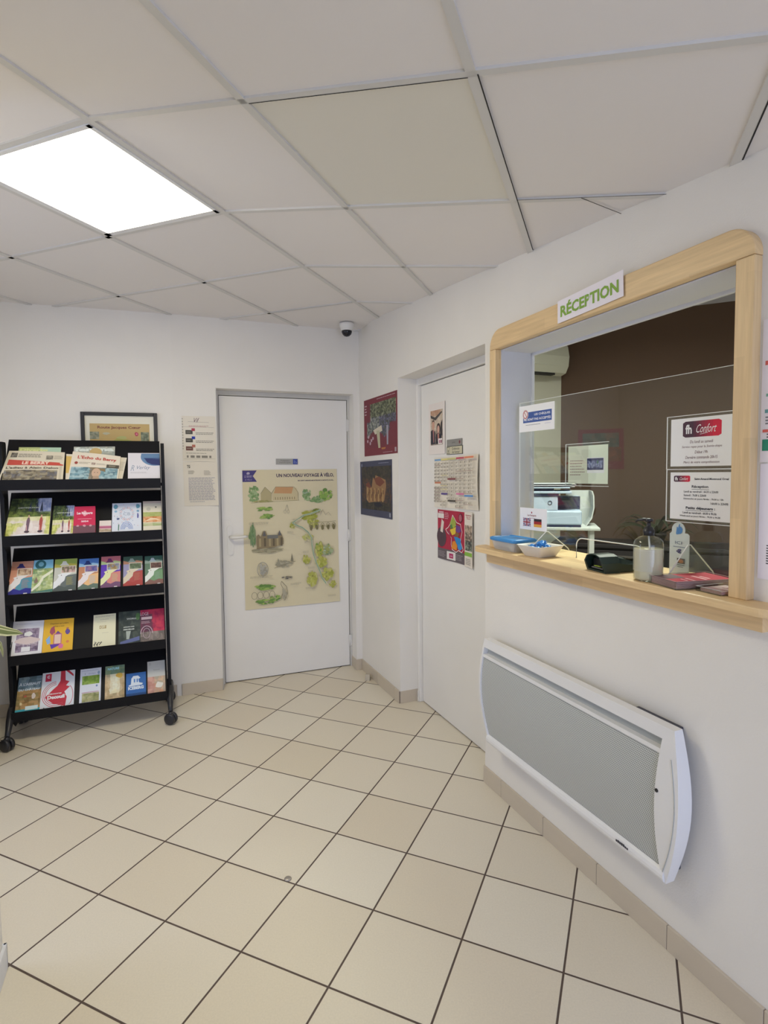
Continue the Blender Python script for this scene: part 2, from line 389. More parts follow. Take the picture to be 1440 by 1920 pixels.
    def photo(s, x0, y0, x1, y1, nx, ny, fn):
        """mottled picture: fn(u, v, rnd) gives a colour"""
        l = s.up()
        jit = lambda: s.r.uniform(-.35, .35)
        g = {}
        for j in range(ny + 1):
            for i in range(nx + 1):
                a = i + (jit() if 0 < i < nx else 0); b = j + (jit() if 0 < j < ny else 0)
                g[i, j] = (x0 + (x1 - x0) * a / nx, y0 + (y1 - y0) * b / ny)
        raw = {(i, j): pc(fn((i + .5) / nx, (j + .5) / ny, s.r), s.g) for j in range(ny) for i in range(nx)}
        for j in range(ny):
            for i in range(nx):
                nb = [raw[k] for k in ((i - 1, j), (i + 1, j), (i, j - 1), (i, j + 1)) if k in raw]
                s.m.col = tuple(raw[i, j][q] * .55 + .45 * sum(b[q] for b in nb) / len(nb) for q in range(3)) + (1,)
                s.m.add([s.P(*g[k], l) for k in ((i, j), (i + 1, j), (i + 1, j + 1), (i, j + 1))], [(0, 1, 2, 3)])
        return s
    def done(s, name, label, cat, group=None, m_=None, parent=None):
        s.m.norecalc = True
        q = s.q; org = (q[2] + q[3]) / 2
        o = s.m.build(name, m_ or MPAPER, s.fr, parent, org)
        if parent is None: tag(o, label, cat, group)
        return o
def pick(*cols): return lambda u, v, r: r.choice(cols)
def bands(*bs):
    """bs: (top share, colours) from bottom up"""
    def f(u, v, r):
        for lim, cols in bs:
            if v < lim: return r.choice(cols)
        return r.choice(bs[-1][1])
    return f

# ================================================================== SETTING
m_ = MB(); m_.add([(-6, -4, 0), (5, -4, 0), (5, 9, 0), (-6, 9, 0), (-6, -4, -.1), (5, -4, -.1), (5, 9, -.1), (-6, 9, -.1)],
     [(0, 1, 2, 3), (7, 6, 5, 4), (0, 4, 5, 1), (1, 5, 6, 2), (2, 6, 7, 3), (3, 7, 4, 0)])
struct(m_.build('floor', floor_mat(), F0, org=(0, 0, 0)))

def wall(name, fr, xs, zs, y0, y1, holes, mats=MW):
    """wall slab on a grid of cells, holes = set of (i, j) cells left open"""
    m = MB(); nx, nz = len(xs) - 1, len(zs) - 1
    solid = lambda i, j: 0 <= i < nx and 0 <= j < nz and (i, j) not in holes
    for i in range(nx):
        for j in range(nz):
            if not solid(i, j): continue
            a, b, c, d = xs[i], xs[i + 1], zs[j], zs[j + 1]
            m.add([(a, y0, c), (b, y0, c), (b, y0, d), (a, y0, d)], [(0, 1, 2, 3)]); m.add([(a, y1, c), (b, y1, c), (b, y1, d), (a, y1, d)], [(3, 2, 1, 0)])
            if not solid(i - 1, j): m.add([(a, y0, c), (a, y1, c), (a, y1, d), (a, y0, d)], [(3, 2, 1, 0)])
            if not solid(i + 1, j): m.add([(b, y0, c), (b, y1, c), (b, y1, d), (b, y0, d)], [(0, 1, 2, 3)])
            if not solid(i, j - 1): m.add([(a, y0, c), (b, y0, c), (b, y1, c), (a, y1, c)], [(3, 2, 1, 0)])
            if not solid(i, j + 1): m.add([(a, y0, d), (b, y0, d), (b, y1, d), (a, y1, d)], [(0, 1, 2, 3)])
    m.norecalc = True
    return struct(m.build(name, mats, fr))
wall('wall_back', FB, [-1.302, -1.026, -0.047, 0.05], [0, 2.082, 2.86], 0, .165, {(1, 0)})
wall('wall_back', FL, [-2.1, 0.0], [0, 2.86], 0, .165, set())
wall('wall_right', FR, [-0.17, .71, 1.714, 1.842, 2.948, 6.4], [0, 1.13, 2.036, 2.09, 2.86], 0, .165, {(1, 0), (1, 1), (1, 2), (3, 1)})
m_ = MB(); m_.box((-3.4, -5.9, 0), (-1.877, -2.046, 2.86)); struct(m_.build('wall_left', MW, FB))
wall('wall_left', Fr(FB.w((-3.15, 0, 0)), 22 + 90), [-2.05, -1.98, -1.02, .35], [0, .8, 2.15, 2.86], 0, .12, {(1, 1)})
wall('wall_rear', Fr(FB.w((0, -5.72, 0)), 22), [-1.9, -1.8, -.1, 1.4], [0, 2.24, 2.86], -.12, 0, {(1, 0)})
# office walls behind the hatch
m_ = MB(); m_.box((-.27, .165, 0), (-.148, 2.05, 2.9)); struct(m_.build('wall_office_side', MOLIVE, FR))
m_ = MB(); m_.box((0, 0, 0), (6.2, .12, 2.9)); struct(m_.build('wall_office_back', MBROWN, FO))
m_ = MB(); m_.box((4.4, .165, 0), (4.52, 6.3, 2.9)); struct(m_.build('wall_office_end', MOLIVE, FR))
m_ = MB(); m_.box((-.3, .17, 2.837), (4.6, 6.4, 2.95)); struct(m_.build('ceiling_office', MOC, FR))

# ceiling: flat part and part sloping down to the right, hung in a grid
CC = Vector((-0.637, 2.306)); CA = math.radians(-21); cs, sn = math.cos(CA), math.sin(CA)
S2 = Vector((cs, sn)); T2 = Vector((-sn, cs)); ZC = 2.543
def cz(s_): return ZC - 0.14 * max(0.0, s_ + .005)
def cw(s_, t_, dz=0): p = CC + S2 * s_ + T2 * t_; return Vector((p.x, p.y, cz(s_) + dz))
def clip(poly, fn):
    out = []
    for i in range(len(poly)):
        a, b = poly[i], poly[(i + 1) % len(poly)]; fa, fb = fn(a), fn(b)
        if fa >= 0: out.append(a)
        if (fa >= 0) != (fb >= 0):
            k = fa / (fa - fb); out.append((a[0] + (b[0] - a[0]) * k, a[1] + (b[1] - a[1]) * k))
    return out
def inroom(poly):
    def W2(p): q = CC + S2 * p[0] + T2 * p[1]; return Vector((q.x, q.y, 0))
    for fr, lim in ((FR, 0.012), (FB, 0.16)):
        poly = clip(poly, lambda p, fr=fr, lim=lim: lim - fr.l(W2(p)).y) if len(poly) > 2 else poly
    poly = clip(poly, lambda p: FB.l(W2(p)).x + 3.16) if len(poly) > 2 else poly
    poly = clip(poly, lambda p: FB.l(W2(p)).y + 5.74) if len(poly) > 2 else poly
    return poly
SL = [-3.75, -3.12, -2.49, -1.86, -1.235, -.62, -.005, .532, 1.138, 1.74, 2.35, 2.96, 3.57, 4.2, 4.8]
TL_ = [-7 * .637, -6 * .637, -5 * .637, -4 * .637, -3 * .637, -2 * .637, -.637, 0, .637, 1.275, 1.91, 2.55]
m_ = MB(); rt = random.Random(4)
LIGHT_CELL = (5, 6)
for i in range(len(SL) - 1):
    for j in range(len(TL_) - 1):
        if (i, j) == LIGHT_CELL: continue
        p = inroom([(SL[i], TL_[j]), (SL[i + 1], TL_[j]), (SL[i + 1], TL_[j + 1]), (SL[i], TL_[j + 1])])
        if len(p) < 3: continue
        v = rt.uniform(.985, 1.015); base = (.84 * v, .80 * v, .765 * v, 1)
        if (i, j) == (7, 6): base = (.79, .755, .665, 1)
        m_.col = base
        n = len(p); m_.add([cw(a, b, .006) for a, b in p] + [cw(a, b, .03) for a, b in p], [list(range(n))[::-1], list(range(n, 2 * n))] + [(k, (k + 1) % n, (k + 1) % n + n, k + n) for k in range(n)])
ceil = struct(m_.build('ceiling', MCOLP, F0, org=(0, 0, 2.4)))
ceil['org'] = [0, 0, 2.4]
m_ = MB()
def tee(a, b, w=.012):
    a, b = Vector(a), Vector(b); q = (b - a).normalized(); q = Vector((-q.y, q.x)) * w
    n = max(1, int((b - a).length / .3))
    for k in range(n):
        c, d = a + (b - a) * k / n, a + (b - a) * (k + 1) / n
        p = inroom([tuple(c - q), tuple(d - q), tuple(d + q), tuple(c + q)])
        if len(p) > 2:
            nn = len(p); m_.add([cw(x, y, -.001) for x, y in p] + [cw(x, y, .0062) for x, y in p], [list(range(nn))[::-1]] + [(k2, (k2 + 1) % nn, (k2 + 1) % nn + nn, k2 + nn) for k2 in range(nn)])
for s_ in SL: tee((s_, TL_[0]), (s_, TL_[-1]))
for t_ in TL_:
    for a, b in zip(SL, SL[1:]): tee((a, t_), (b, t_), .010)
m_.build('ceiling_grid', mat('grey_white_tee_bar', (.68, .66, .62), .45), F0, ceil)
m_ = MB()
def crack(a, b, w):
    a, b = Vector(a), Vector(b); q = (b - a).normalized(); q = Vector((-q.y, q.x)) * w
    m_.add([cw(*(a - q), -.0016), cw(*(b - q), -.0016), cw(*(b + q), -.0016), cw(*(a + q), -.0016)], [(0, 1, 2, 3)])
crack((1.152, -.635), (1.152, .43), .0016); crack((1.15, -.013), (1.62, -.013), .0016); crack((1.35, -.01), (1.49, .135), .0018)
crack((.545, -.627), (1.128, -.627), .0014); crack((-.6, 1.264), (-.02, 1.264), .001); crack((1.75, -.63), (1.752, -.19), .002)
m_.build('tile_gap', MDARK, F0, ceil)

# wall to ceiling shadow bead is left to the light; baseboards of tile
def baseboard(name, fr, segs, y_out=-.010, h=.08):
    m = MB()
    for (x0, x1) in segs: m.box((x0 + .0012, y_out, 0), (x1 - .0012, .0, h), .0015)
    o = struct(m.build(name, MBASE, fr)); m = MB()
    for (x0, x1) in segs: m.box((x0, y_out + .002, 0), (x1, 0.0, h - .002))
    c = MB(); c.v, c.f, c.c, c.mi, c.sm = m.v, m.f, m.c, m.mi, m.sm
    xs = [v.x for v in c.v]; o['org'] = [0, 0, 0]
    me_org = fr.l(o.location); o['org'] = list(me_org); c.build('joint_grout', MGROUT, fr, o); return o
baseboard('baseboard_right', FR, [(1.712, 1.86)] + [(1.86 + .3 * k, 2.16 + .3 * k) for k in range(14)])
baseboard('baseboard_right', FR, [(.0, .33), (.33, .63), (.63, .708)])
m_ = MB(); m_.box((.700, 0, 0), (.7115, .125, .08), .001); m_.box((1.706, 0.0, 0), (1.7155, .01, .08), .001); struct(m_.build('baseboard_recess', MBASE, FR))
baseboard('baseboard_back', FB, [(-1.30, -1.03)])
m_ = MB(); m_.box((-.0475, -.010, 0), (-.010, 0, .08), .001); m_.box((-.053, -.010, 0), (-.0468, .10, .08), .001); struct(m_.build('baseboard_corner', MBASE, FB))
baseboard('baseboard_back', FL, [(-.33 - .3 * k, -.03 - .3 * k) for k in range(6)])
m_ = MB(); m_.box((-1.877, -5.7, 0), (-1.867, -2.036, .08), .002); m_.box((-3.1, -2.046, 0), (-1.867, -2.036, .08), .002)
struct(m_.build('baseboard_left', mat('white_skirting', (.74, .75, .78), .4), FB))

# ------------------------------------------------------------------ door 1 (back wall)
d1 = struct(root('door_1', FB, (-.535, .11, 0)))
m_ = MB(); m_.box((-1.000, .11, .006), (-.066, .15, 2.047), .002); m_.build('door_leaf', MDOOR, FB, d1)
m_ = MB()
m_.box((-1.0255, .102, 0), (-1.0035, .15, 2.0815)); m_.box((-.0625, .102, 0), (-.0475, .15, 2.0815)); m_.box((-1.0035, .102, 2.051), (-.0625, .15, 2.0815))
m_.box((-1.030, -.002, 0), (-1.0255, .012, 2.085)); m_.build('door_frame', MFRAME, FB, d1)
m_ = MB(); m_.box((-1.02, .152, 0), (-.05, .162, 2.08)); m_.box((-1.0, .12, 0), (-.066, .149, .006)); m_.build('dark_backing', MDARK, FB, d1)  # unseen dark slabs added behind and under the leaf to block light leaks
m_ = MB()
pts = [(-.0, 0)]
pl = [(-.945 + .021 * math.cos(a), 1.030 + (.085 if math.sin(a) > 0 else -.085) + .021 * math.sin(a)) for a in [2 * PI * k / 24 for k in range(24)]]
m_.prism(pl, .1015, .110)
h_ = m_.build('door_handle', MWPL, FB, d1)
m_ = MB(); m_.tube([(-.945, .105, 1.052), (-.945, .068, 1.052), (-.938, .058, 1.052), (-.90, .056, 1.053), (-.85, .057, 1.055), (-.832, .062, 1.055)], [.011, .011, .012, .0115, .011, .008], 12)
hl = m_.build('lever', MWPL, FB, d1); hl.parent = h_
for z in (1.86, 1.023, .201):
    m_ = MB(); m_.lathe([(.0065, -.045), (.0065, .045)], (-.0645, .100, z), 12); m_.box((-.0615, .0995, z - .04), (-.0495, .1035, z + .04)); m_.lathe([(.0075, -.002), (.0075, .002)], (-.0645, .100, z), 12)
    m_.build('hinge', MWPL, FB, d1)

# door 2 (right wall, deep recess)
d2 = struct(root('door_2', FR, (1.2, .148, 0)))
m_ = MB(); m_.box((.742, .148, .006), (1.69, .185, 2.044), .002); m_.build('door_leaf', MDOOR, FR, d2)
m_ = MB(); m_.box((.7105, .125, 0), (.739, .20, 2.0895), .003); m_.box((1.692, .125, 0), (1.7135, .20, 2.0895)); m_.box((.739, .13, 2.048), (1.692, .20, 2.0895))
m_.build('door_frame', MDOOR, FR, d2)
m_ = MB(); m_.box((.712, .19, 0), (1.71, .21, 2.10)); m_.box((.742, .155, 0), (1.69, .184, .006)); m_.build('dark_backing', MDARK, FR, d2)  # same added backing, keeps the gaps round this leaf dark
m_ = MB(); m_.lathe([(.011, -.004), (.011, .0), (.006, .002)], (.724, .120, .035), 14, M=Matrix.Rotation(PI / 2, 4, 'X')); m_.box((.714, .118, .0), (.735, .125, .07), .004)
m_.build('floor_bolt', MWPL, FR, d2)

# ------------------------------------------------------------------ hatch window
w1 = struct(root('window_1', FR, (2.39, 0, 1.155)))
def rarc(cx, cy, r, a0, a1, n=10): return [(cx + r * math.cos(a0 + (a1 - a0) * k / n), cy + r * math.sin(a0 + (a1 - a0) * k / n)) for k in range(n + 1)]
U0, U1, ZT, ZI = 1.797, 2.999, 2.120, 2.036
def bevprism(m, pts, y0, y1, b=.004):
    cx = sum(p[0] for p in pts) / len(pts); cz_ = sum(p[1] for p in pts) / len(pts)
    bm = bmesh.new(); vs = [bm.verts.new((p[0], y1, p[1])) for p in pts]; f = bm.faces.new(vs)
    e = bmesh.ops.extrude_face_region(bm, geom=[f]); nv = [v for v in e['geom'] if isinstance(v, bmesh.types.BMVert)]
    for v in nv: v.co.y = y0
    ed = [ed for ed in bm.edges if all(abs(v.co.y - y0) < 1e-6 for v in ed.verts)]
    bmesh.ops.bevel(bm, geom=ed, offset=b, segments=2, affect='EDGES', profile=.5); m.bm(bm)
m_ = MB(); bevprism(m_, [(U0, ZI), (U1, ZI)] + rarc(U1 - .075, ZT - .075, .075, 0, PI / 2) + rarc(U0 + .075, ZT - .075, .075, PI / 2, PI), -.03, .0015)
m_.build('frame_head', MWOOD, FR, w1)
m_ = MB(); m_.box((U0, -.03, 1.153), (1.842, .001, ZI - .0006), .003); m_.build('frame_jamb', MWOODV, FR, w1)
m_ = MB(); m_.box((2.948, -.03, 1.153), (U1, .001, ZI - .0006), .003); m_.build('frame_jamb', MWOODV, FR, w1)
m_ = MB(); m_.box((1.842, .001, 1.153), (1.847, .163, 2.034)); m_.box((2.943, .001, 1.153), (2.948, .163, 2.034)); m_.box((1.842, .001, 2.030), (2.948, .163, 2.035))
m_.box((1.842, .158, 1.153), (1.856, .172, 2.034), .002); m_.box((1.842, .158, 2.018), (2.948, .172, 2.034), .002)
m_.build('reveal_lining', MREV, FR, w1)

sh = tag(root('reception_shelf', FR, (2.4, 0, 1.08)), 'pale beech shelf with rounded ends running under the reception hatch', 'shelf')
m_ = MB()
def shelfpts():
    L, R_, F = 1.715, 3.125, -.083
    return [(L + .0, .0)] + rarc(L + .06, F + .06, .06, PI, 1.5 * PI) + rarc(R_ - .07, F + .07, .07, 1.5 * PI, 2 * PI) + [(R_, 0), (2.947, 0), (2.947, .21), (1.843, .21), (1.843, 0)]
bm = bmesh.new(); vs = [bm.verts.new((p[0], p[1], 1.131)) for p in shelfpts()]; f = bm.faces.new(vs)
e = bmesh.ops.extrude_face_region(bm, geom=[f])
for v in e['geom']:
    if isinstance(v, bmesh.types.BMVert): v.co.z = 1.153
ed = [q for q in bm.edges if all(abs(v.co.z - 1.153) < 1e-6 for v in q.verts) and all(v.co.y < -.001 for v in q.verts)]
bmesh.ops.bevel(bm, geom=ed, offset=.004, segments=2, affect='EDGES', profile=.5); m_.bm(bm)
m_.build('shelf_board', MWOOD, FR, sh)
m_ = MB(); m_.box((1.775, -.032, 1.080), (3.045, -.0005, 1.1305), .002); m_.build('apron', MWOOD, FR, sh)

# ------------------------------------------------------------------ ceiling light and dome camera
cl = tag(root('ceiling_light', F0, tuple(cw(-.31, -.32, -.004))), 'square white LED light panel glowing in the ceiling grid', 'ceiling light')
m_ = MB()
def quad(a, b, c, d, z0, z1): m_.add([cw(*p, z0) for p in (a, b, c, d)] + [cw(*p, z1) for p in (a, b, c, d)], [(0, 1, 2, 3), (7, 6, 5, 4), (0, 4, 5, 1), (1, 5, 6, 2), (2, 6, 7, 3), (3, 7, 4, 0)])
s0, s1, t0, t1 = -.607, -.018, -.625, -.013
for (a, b, c, d) in (((s0, t0), (s1, t0), (s1, t0 + .016), (s0, t0 + .016)), ((s0, t1 - .026), (s1, t1 - .026), (s1, t1), (s0, t1)), ((s0, t0), (s0 + .026, t0), (s0 + .026, t1), (s0, t1)), ((s1 - .014, t0), (s1, t0), (s1, t1), (s1 - .014, t1))):
    quad(a, b, c, d, -.004, .006)
m_.build('frame', MWHITE, F0, cl)
ME = bpy.data.materials.new('lit_diffuser'); ME.use_nodes = True; nt = ME.node_tree; nt.nodes.clear(); o_ = nt.nodes.new('ShaderNodeOutputMaterial'); em = nt.nodes.new('ShaderNodeEmission')
em.inputs[0].default_value = (1.0, .93, .70, 1); em.inputs[1].default_value = PANEL_EMISSION; nt.links.new(em.outputs[0], o_.inputs[0])
m_ = MB(); m_.add([cw(s0 + .02, t0 + .01, .0005), cw(s1 - .01, t0 + .01, .0005), cw(s1 - .01, t1 - .02, .0005), cw(s0 + .02, t1 - .02, .0005)], [(3, 2, 1, 0)]); m_.norecalc = True; m_.build('diffuser', ME, F0, cl)
m_ = MB(); quad((s0, t0), (s1, t0), (s1, t1), (s0, t1), .008, .02); m_.build('housing', MWHITE, F0, cl)

dc = tag(root('dome_camera', F0, (-.272, 3.98, 2.543)), 'small white dome camera with a black dome at the ceiling corner', 'security camera')
m_ = MB(); m_.lathe([(.050, .0), (.052, -.012), (.050, -.02), (.040, -.048), (.036, -.052)], (-.272, 3.98, 2.542), 28); m_.build('housing', MWPL, F0, dc)
m_ = MB(); m_.lathe([(.0365, -.050), (.036, -.062), (.030, -.076), (.018, -.087), (.004, -.091)], (-.272, 3.98, 2.542), 28); m_.build('dome', mat('black_dome', (.01, .01, .015), .12), F0, dc)

# ================================================================== RADIATOR
rd = tag(root('electric_radiator', FR, (2.32, 0, .26)), 'white electric panel heater with grey perforated front under the reception hatch', 'radiator')
def outL(z): k = (z - .26) / .477; return 1.849 - .036 * k - .030 * math.sin(PI * min(1, max(0, k)))
def outR(z): k = (z - .26) / .477; return 2.803 + .020 * k + .045 * math.sin(PI * min(1, max(0, k)))
def fy(z): k = (z - .26) / .477; return -.066 - .022 * math.sin(PI * min(1, max(0, k)))
def bowed(m, xl, xr, z0, z1, dy=0.0, back=-.04, n=14):
    vs = []; fs = []
    for i in range(n + 1):
        z = z0 + (z1 - z0) * i / n; a = xl(z) if callable(xl) else xl; b = xr(z) if callable(xr) else xr
        vs += [(a, fy(z) - dy, z), (b, fy(z) - dy, z), (b, back, z), (a, back, z)]
    for i in range(n):
        for k in range(4): fs.append((i * 4 + k, i * 4 + (k + 1) % 4, i * 4 + 4 + (k + 1) % 4, i * 4 + 4 + k))
    fs += [(0, 1, 2, 3), (n * 4, n * 4 + 1, n * 4 + 2, n * 4 + 3)]; m.add(vs, fs)
gl = lambda z: outL(z) + .012
gr = lambda z: 2.790 - .014 * math.sin(PI * (z - .26) / .477)
m_ = MB(); bowed(m_, outL, outR, .700, .737, .002, -.035, 4); bowed(m_, outL, outR, .655, .662 + .006, .0, -.045, 2)
bowed(m_, outL, gl, .30, .70, .002); m_.build('casing', MWHITE, FR, rd)
m_ = MB(); bowed(m_, gr, outR, .262, .700, .003, -.035); m_.build('control_side', MWHITE, FR, rd)
m_ = MB(); p_ = [(outR(z) - .022 + .010 * math.cos(PI * (z - .48) / .45), fy(z) - .0035, z) for z in [.285 + .37 * k / 20 for k in range(21)]]; m_.tube(p_, .0014, 6); m_.build('trim_line', MGREYM, FR, rd)
m_ = MB(); m_.lathe([(.0055, -.002), (.0055, .003)], (2.784, fy(.56) - .0035, .545), 16, M=Matrix.Rotation(PI / 2, 4, 'X')); m_.build('sensor_eye', MDARK, FR, rd)
m_ = MB(); bowed(m_, gl, gr, .305, .656, -.006); m_.build('grille', mesh_panel_mat(), FR, rd)
m_ = MB(); bowed(m_, gl, gr, .668, .700, -.022, -.03, 2); m_.build('outlet_slot', MGREYM, FR, rd)
m_ = MB()
vs = []; n = 8
for x in (outL(.28), 2.800):
    for k in range(n): a = PI * .5 + PI * k / (n - 1) ; vs.append((x, -.058 + .022 * math.cos(a), .283 + .023 * math.sin(a)))
m_.add(vs, [(k, k + 1, n + k + 1, n + k) for k in range(n - 1)] + [list(range(n)), list(range(n, 2 * n)), (0, n, 2 * n - 1, n - 1)]); m_.build('bottom_rail', MWHITE, FR, rd)
m_ = MB(); rr = random.Random(3)
for k in range(7): m_.box((2.62 + k * .0075, -.0815, .285), (2.625 + k * .0075, -.080, .285 + rr.uniform(.005, .010)))
m_.build('maker_mark', MNAVY, FR, rd)
m_ = MB(); m_.box((2.632, -.036, .285), (2.800, -.001, .728), .004); m_.box((2.78, -.034, .42), (2.812, -.004, .66), .004); m_.box((1.9, -.036, .33), (2.632, -.02, .69)); m_.build('back_box', MNAVY, FR, rd)

# ================================================================== SHELF ITEMS AND GLASS
GY = 0.0
FG = Fr(FR.w((2.4, .095, 0)), -67.25 + 3)       # the screen stands slightly askew in the opening
gs = tag(root('glass_screen', FG, (0, 0, 1.153)), 'clear acrylic screen standing in the reception hatch with a rounded pass slot', 'screen')
slot = [(-.168, 1.1535)] + rarc(-.138, 1.203, .03, PI, PI / 2, 6) + rarc(.113, 1.203, .03, PI / 2, 0, 6) + [(.143, 1.1535)]
m_ = MB()
m_.prism([(-.513, 1.1535), (-.168, 1.1535)] + slot[1:-1] + [(.143, 1.1535), (.540, 1.1535), (.540, 1.797), (-.513, 1.797)], GY, GY + .004)
m_.build('pane', MGLASS, FG, gs)
m_ = MB(); m_.tube([(p[0], GY + .002, p[1]) for p in slot], .0022, 6); m_.build('slot_edge', MACRE, FG, gs)  # pale tube draws the highlight on the cut edge
m_ = MB(); m_.box((-.513, GY, 1.7958), (.540, GY + .004, 1.7972)); m_.build('top_edge', MACRE, FG, gs)
m_ = MB(); m_.box((-.5142, GY, 1.1535), (-.5128, GY + .004, 1.797)); m_.build('side_edge', MACRE, FG, gs)
for uu, zt in ((-.336, 1.242), (.314, 1.258)):
    tri = [(GY - .095, 1.155), (GY + .125, 1.155), (GY + .118, 1.165), (GY + .008, zt), (GY - .004, zt), (GY - .095, 1.168)]
    m_ = MB(); m_.prism(tri, uu - .002, uu + .002, 'yz'); fo = m_.build('bracket_foot', MACR, FG, gs)
    m_ = MB(); m_.tube([(uu, p[0], p[1]) for p in tri[1:]] , .0021, 6); e_ = m_.build('edge_highlight', MACRE, FG, gs); e_.parent = fo

def on_screen(u0, u1, z0, z1, y=GY, **k):
    return Sheet(FG, (u0, y, z1), (u1, y, z1), (u1, y, z0), (u0, y, z0), **k)
s = on_screen(-.514, -.292, 1.668, 1.781, GY - .0006, base='#dedad8', seed=2)
s.rect(.12, .34, .93, .74, '#3f568f'); s.ell(.19, .66, .085, .19, '#c8b9b8', 20); s.ell(.19, .66, .072, .16, '#a8605e', 20); s.ell(.19, .66, .055, .125, '#d9cfcd', 20); s.line([(.15, .76), (.23, .56)], .003, '#a8605e')
s.text('LES CHÈQUES', .45, .575, .11, '#dfe2ea', w=.44, bold=.02); s.text('NE SONT PAS ACCEPTÉS', .145, .41, .11, '#dfe2ea', w=.76, bold=.02)
s.line([(.20, .25), (.62, .25)], .0015, '#6a6a70'); s.line([(.74, .25), (.9, .25)], .0012, '#9a9ac0')
s.done('notice_card', 'white notice with a blue LES CHÈQUES banner taped to the clear screen', 'notice')
s = on_screen(-.506, -.334, 1.241, 1.336, GY - .0006, base='#dcd8d8', seed=3)
s.text('Les Remparts', .29, .60, .12, '#7d2a33', w=.33, bold=.02); s.ell(.45, .80, .02, .05, '#9a3540'); s.line([(.36, .55), (.56, .55)], .0012, '#7d2a33')
s.rect(.13, .16, .41, .53, '#3c3c66')
for a in ((.13, .16, .41, .53), (.13, .53, .41, .16)): s.line([(a[0], a[1]), (a[2], a[3])], .006, '#c9bfc8')
for a in ((.13, .16, .41, .53), (.13, .53, .41, .16)): s.line([(a[0], a[1]), (a[2], a[3])], .0025, '#8c2c35')
s.rect(.13, .29, .41, .40, '#c9bfc8'); s.rect(.235, .16, .305, .53, '#c9bfc8'); s.rect(.13, .315, .41, .375, '#8c2c35'); s.rect(.25, .16, .29, .53, '#8c2c35')
s.rect(.54, .41, .82, .53, '#332b30'); s.rect(.54, .285, .82, .41, '#9a3030'); s.rect(.54, .16, .82, .285, '#d39a45')
s.done('flag_card', 'white card showing a British flag and a German flag on the clear screen', 'notice')

def confort(s, x0, y0, x1, y1, small=False):
    n = 14
    for k in range(n):
        a, b = x0 + (x1 - x0) * k / n, x0 + (x1 - x0) * (k + 1) / n; t = min(1, max(0, (k / n - .22) / .55))
        c0, c1 = (0x4a, 0x35, 0x42), (0xc2, 0x2c, 0x42); col = '#%02x%02x%02x' % tuple(int(p + (q - p) * t) for p, q in zip(c0, c1))
        d = (y1 - y0) * (.10 if k in (0, n - 1) else 0)
        s.poly([(a, y0 + d * (k == 0)), (b, y0 + d * (k == n - 1)), (b, y1 - d * (k == n - 1)), (a, y1 - d * (k == 0))], col, s.lv + s.step)
    s.up(); w, h = x1 - x0, y1 - y0
    s.text('fh', x0 + w * .07, y0 + h * .22, h * .58, '#e8e0e4', w=w * .17, bold=.03); s.text('Confort', x0 + w * .36, y0 + h * .25, h * .52, '#f0dade', w=w * .52, shear=.5)
    if not small: s.line([(x0 + w * .46, y0 + h * .16), (x0 + w * .66, y0 + h * .24)], .0012, '#f0dade')
def pouch(u0, u1, z0, z1, y, name, label, cat, fn, seed, base='#e6dfe0'):
    t = root(name, FG, ((u0 + u1) / 2, y, z0)); tag(t, label, cat)
    m = MB(); m.box((u0 - .016, y - .0008, z0 - .010), (u1 + .004, y - .0002, z1 + .010)); m.build('clear_pouch', MACR, FG, t)
    m = MB()
    for a, b in (((u0 - .016, z0 - .010), (u0 - .013, z1 + .010)), ((u0 - .016, z1 + .008), (u1 + .004, z1 + .010)), ((u0 - .016, z0 - .010), (u1 + .004, z0 - .008))): m.box((a[0], y - .002, a[1]), (b[0], y - .0008, b[1]))
    m.build('pouch_edge', MACRE, FG, t)
    s = on_screen(u0, u1, z0, z1, y - .001, base=base, seed=seed); fn(s); s.step = .00006
    o = s.m; s.m.norecalc = True; s.m.build('printed_sheet', MPAPER, FG, t)
def f1(s):
    confort(s, .20, .60, .80, .93)
    for i, (t, w) in enumerate((('Du lundi au samedi', .36), ('Service repas pour la Soirée-étape', .62), ('Début 19h', .20), ('Dernière commande 20h15', .50), ('Merci de votre compréhension', .56))):
        s.text(t, .50, .475 - .107 * i, .06, '#6b4a50', w=w, shear=.2, align='c')
pouch(.246, .456, 1.506, 1.656, GY - .001, 'information_sheet', 'white sleeved sheet with a large Confort logo, the upper one on the clear screen', 'notice', f1, 5)
def f2(s):
    confort(s, .06, .80, .33, .93, True); s.text('Saint-Amand-Montrond Orval', .40, .84, .045, '#2c2c34', w=.52, bold=.03)
    s.text('Réception', .36, .66, .07, '#2c2c34', w=.26, bold=.03); s.line([(.36, .645), (.63, .645)], .001, '#2c2c34')
    for i, (x, t, w) in enumerate(((.23, 'Lundi au vendredi : 6h30 à 22h00', .54), (.23, 'Samedi : 7h30 à 22h00', .36), (.23, 'Dimanche et jours fériés : 7h30 à 12h', .62), (.66, '16h00 à 22h00', .26))): s.text(t, x, .575 - .078 * i, .045, '#38383f', w=w, bold=.01)
    s.text('Petits déjeuners :', .27, .21, .07, '#2c2c34', w=.46, bold=.03); s.line([(.27, .20), (.70, .20)], .001, '#2c2c34')
    s.text('Lundi au vendredi : 6h30 à 9h30', .22, .13, .045, '#38383f', w=.53, bold=.01); s.text('Week-end et jours fériés : 7h30 à 9h30', .17, .055, .045, '#38383f', w=.64, bold=.01)
pouch(.247, .456, 1.338, 1.487, GY - .001, 'opening_hours_sheet', 'opening hours sheet headed Réception, under the large Confort logo sheet', 'notice', f2, 6)
